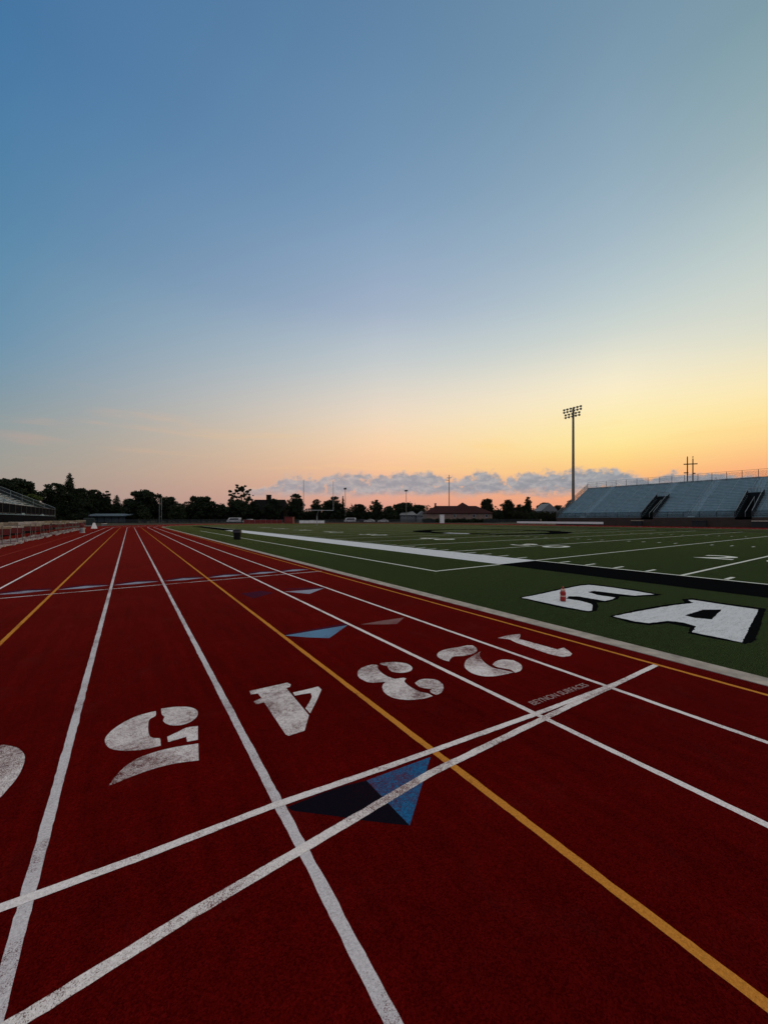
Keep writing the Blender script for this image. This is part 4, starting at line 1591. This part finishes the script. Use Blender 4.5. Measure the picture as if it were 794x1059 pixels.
SKY_FILL = [(0.0, srgb(146, 132, 138)), (.10, srgb(160, 152, 164)), (.30, srgb(148, 164, 186)), (.55, srgb(160, 172, 190)), (.74, srgb(214, 196, 190)), (.86, (1.0, .80, .68, 1)), (1.0, (1.25, 1.0, .84, 1))]  # back sky, with bright warm fill added towards the zenith to light the ground
rl = ramp(nt, zc, SKY_L, 'B_SPLINE').outputs[0]
rm_ = ramp(nt, zc, SKY_M, 'B_SPLINE').outputs[0]
rr_ = ramp(nt, zc, SKY_R, 'B_SPLINE').outputs[0]
rg_ = ramp(nt, zc, SKY_G, 'B_SPLINE').outputs[0]
rb = ramp(nt, zc, SKY_FILL, 'B_SPLINE').outputs[0]


def mapr(v, a, b, smooth=False):
    n_ = nt.nodes.new('ShaderNodeMapRange')
    n_.interpolation_type = 'SMOOTHSTEP' if smooth else 'LINEAR'
    n_.inputs['From Min'].default_value = a
    n_.inputs['From Max'].default_value = b
    nt.links.new(v, n_.inputs['Value'])
    return n_.outputs[0]


sky = mixc(nt, mapr(az, -11.6, 34.1), rl, rm_)
sky = mixc(nt, mapr(az, 34.1, 66.0), sky, rg_)
sky = mixc(nt, mapr(az, 66.0, 79.8), sky, rr_)
# unseen warm fill added to the sky overhead and behind the camera
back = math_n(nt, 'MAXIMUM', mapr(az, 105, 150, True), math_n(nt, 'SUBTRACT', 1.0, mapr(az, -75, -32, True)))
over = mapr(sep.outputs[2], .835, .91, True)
fill_noise = noise(nt, tcd, 3.0, 4, .6, .5)
hi = math_n(nt, 'MULTIPLY', math_n(nt, 'MAXIMUM', back, over), mapr(fill_noise, .22, .42))
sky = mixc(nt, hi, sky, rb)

# soft large-scale unevenness, thin streaks, and a bank of low cloud
cmb = nt.nodes.new('ShaderNodeCombineXYZ')
nt.links.new(az, cmb.inputs[0])
nt.links.new(el, cmb.inputs[1])


def mapped(sx, sy, off=0.0):
    mp = nt.nodes.new('ShaderNodeMapping')
    mp.inputs['Scale'].default_value = (sx, sy, 1)
    mp.inputs['Location'].default_value = (off, off * .7, 0)
    nt.links.new(cmb.outputs[0], mp.inputs['Vector'])
    return mp.outputs[0]


streak = noise(nt, mapped(.05, .45, 3.1), 1.0, 4, .55, .4)
sm = math_n(nt, 'MULTIPLY', mapr(streak, .52, .74, True), math_n(nt, 'MULTIPLY', mapr(el, 5.0, 8.0, True), math_n(nt, 'SUBTRACT', 1.0, mapr(el, 10.5, 17.0, True))))
sm = math_n(nt, 'MULTIPLY', sm, .35)
sky = mixc(nt, sm, sky, mixc(nt, mapr(ca, .2, .9), srgb(214, 164, 146), srgb(255, 214, 140)))
# cloud bank
base_n = noise(nt, mapped(.10, 0.0, 11.3), 1.0, 2, .5)
puff = noise(nt, mapped(.42, .55, 7.7), 1.0, 6, .62, .25)
fine = noise(nt, mapped(1.3, 1.9, 1.9), 1.0, 5, .6, .2)
def puffs(sx, sy, off):
    vn = nt.nodes.new('ShaderNodeTexVoronoi')
    vn.voronoi_dimensions = '2D'
    vn.feature = 'SMOOTH_F1'
    vn.inputs['Scale'].default_value = 1.0
    vn.inputs['Smoothness'].default_value = .35
    nt.links.new(mapped(sx, sy, off), vn.inputs['Vector'])
    return math_n(nt, 'SUBTRACT', 1.0, vn.outputs['Distance'])


topel = math_n(nt, 'ADD', 3.65, math_n(nt, 'MULTIPLY', base_n, 1.9))
topel = math_n(nt, 'MULTIPLY_ADD', puffs(.26, .22, 5.3), 1.5, topel)
topel = math_n(nt, 'MULTIPLY_ADD', puffs(.75, .7, 2.9), .85, topel)
topel = math_n(nt, 'MULTIPLY_ADD', puffs(1.9, 2.0, 8.1), .35, topel)
topel = math_n(nt, 'MULTIPLY_ADD', fine, 1.5, topel)
topel = math_n(nt, 'SUBTRACT', topel, math_n(nt, 'MULTIPLY', mapr(az, 42, 80), 1.3))
env = math_n(nt, 'MULTIPLY', mapr(az, 8, 26, True), math_n(nt, 'SUBTRACT', 1.0, mapr(az, 70, 92, True)))
drop = math_n(nt, 'MULTIPLY', math_n(nt, 'SUBTRACT', 1.0, env), 3.2)
topel = math_n(nt, 'SUBTRACT', topel, drop)
top_m = mapr(math_n(nt, 'SUBTRACT', topel, el), -.22, .75, True)
botel = math_n(nt, 'MULTIPLY_ADD', noise(nt, mapped(.3, .5, 4.2), 1.0, 5, .65, .3), 2.6, 2.1)
bot_m = mapr(math_n(nt, 'SUBTRACT', el, botel), -.6, 1.1, True)
cm = math_n(nt, 'MULTIPLY', math_n(nt, 'MULTIPLY', top_m, bot_m), mapr(env, 0.0, .35, True))
cm = math_n(nt, 'MULTIPLY', cm, mapr(puff, .28, .46, True))
body = noise(nt, mapped(.55, 1.1, 9.4), 1.0, 6, .62, .3)
cl_a = mixc(nt, mapr(az, 20, 70), srgb(156, 153, 161), srgb(130, 144, 157))
cl_b = mixc(nt, mapr(az, 20, 70), srgb(184, 174, 174), srgb(164, 170, 177))
ccol = mixc(nt, mapr(body, .38, .66, True), cl_a, cl_b)
edge = math_n(nt, 'SUBTRACT', 1.0, mapr(math_n(nt, 'SUBTRACT', topel, el), .05, .8, True))
ccol = mixc(nt, math_n(nt, 'MULTIPLY', edge, .55), ccol, srgb(238, 196, 162))
sky = mixc(nt, math_n(nt, 'MULTIPLY', cm, .93), sky, ccol)
# ground half of the sky dome
sky = mixc(nt, mapr(sep.outputs[2], -.02, 0.0), (.03, .03, .03, 1), sky)
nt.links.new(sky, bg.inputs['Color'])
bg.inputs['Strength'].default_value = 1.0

sl = bpy.data.lights.new('Sun', 'SUN')
sl.energy = .28
sl.angle = R(16)
sl.color = (1.0, .74, .48)
so = bpy.data.objects.new('Sun', sl)
COL.objects.link(so)
e_ = R(7)
dirv = Vector((math.sin(GLOW) * math.cos(e_), math.cos(GLOW) * math.cos(e_), math.sin(e_)))
so.rotation_euler = dirv.to_track_quat('Z', 'Y').to_euler()

# ------------------------------------------------------------------ camera and render settings
cd = bpy.data.cameras.new('Camera')
cam = bpy.data.objects.new('Camera', cd)
COL.objects.link(cam)
cam.location = (0, 0, H)
cam.rotation_euler = (R(90), 0, -PSI)
cd.sensor_fit = 'HORIZONTAL'
cd.sensor_width = 36.0
cd.lens = 36.0 * F / PW
cd.shift_y = (YH - PH / 2) / PW
cd.clip_start = .05
cd.clip_end = 8000
scene.camera = cam
vs_ = scene.view_settings
vs_.view_transform = 'Standard'
vs_.look = 'None'
vs_.exposure = 0.0
vs_.gamma = 1.0
vs_.use_curve_mapping = False
scene.cycles.max_bounces = 6
scene.cycles.transparent_max_bounces = 12
scene.cycles.use_denoising = True
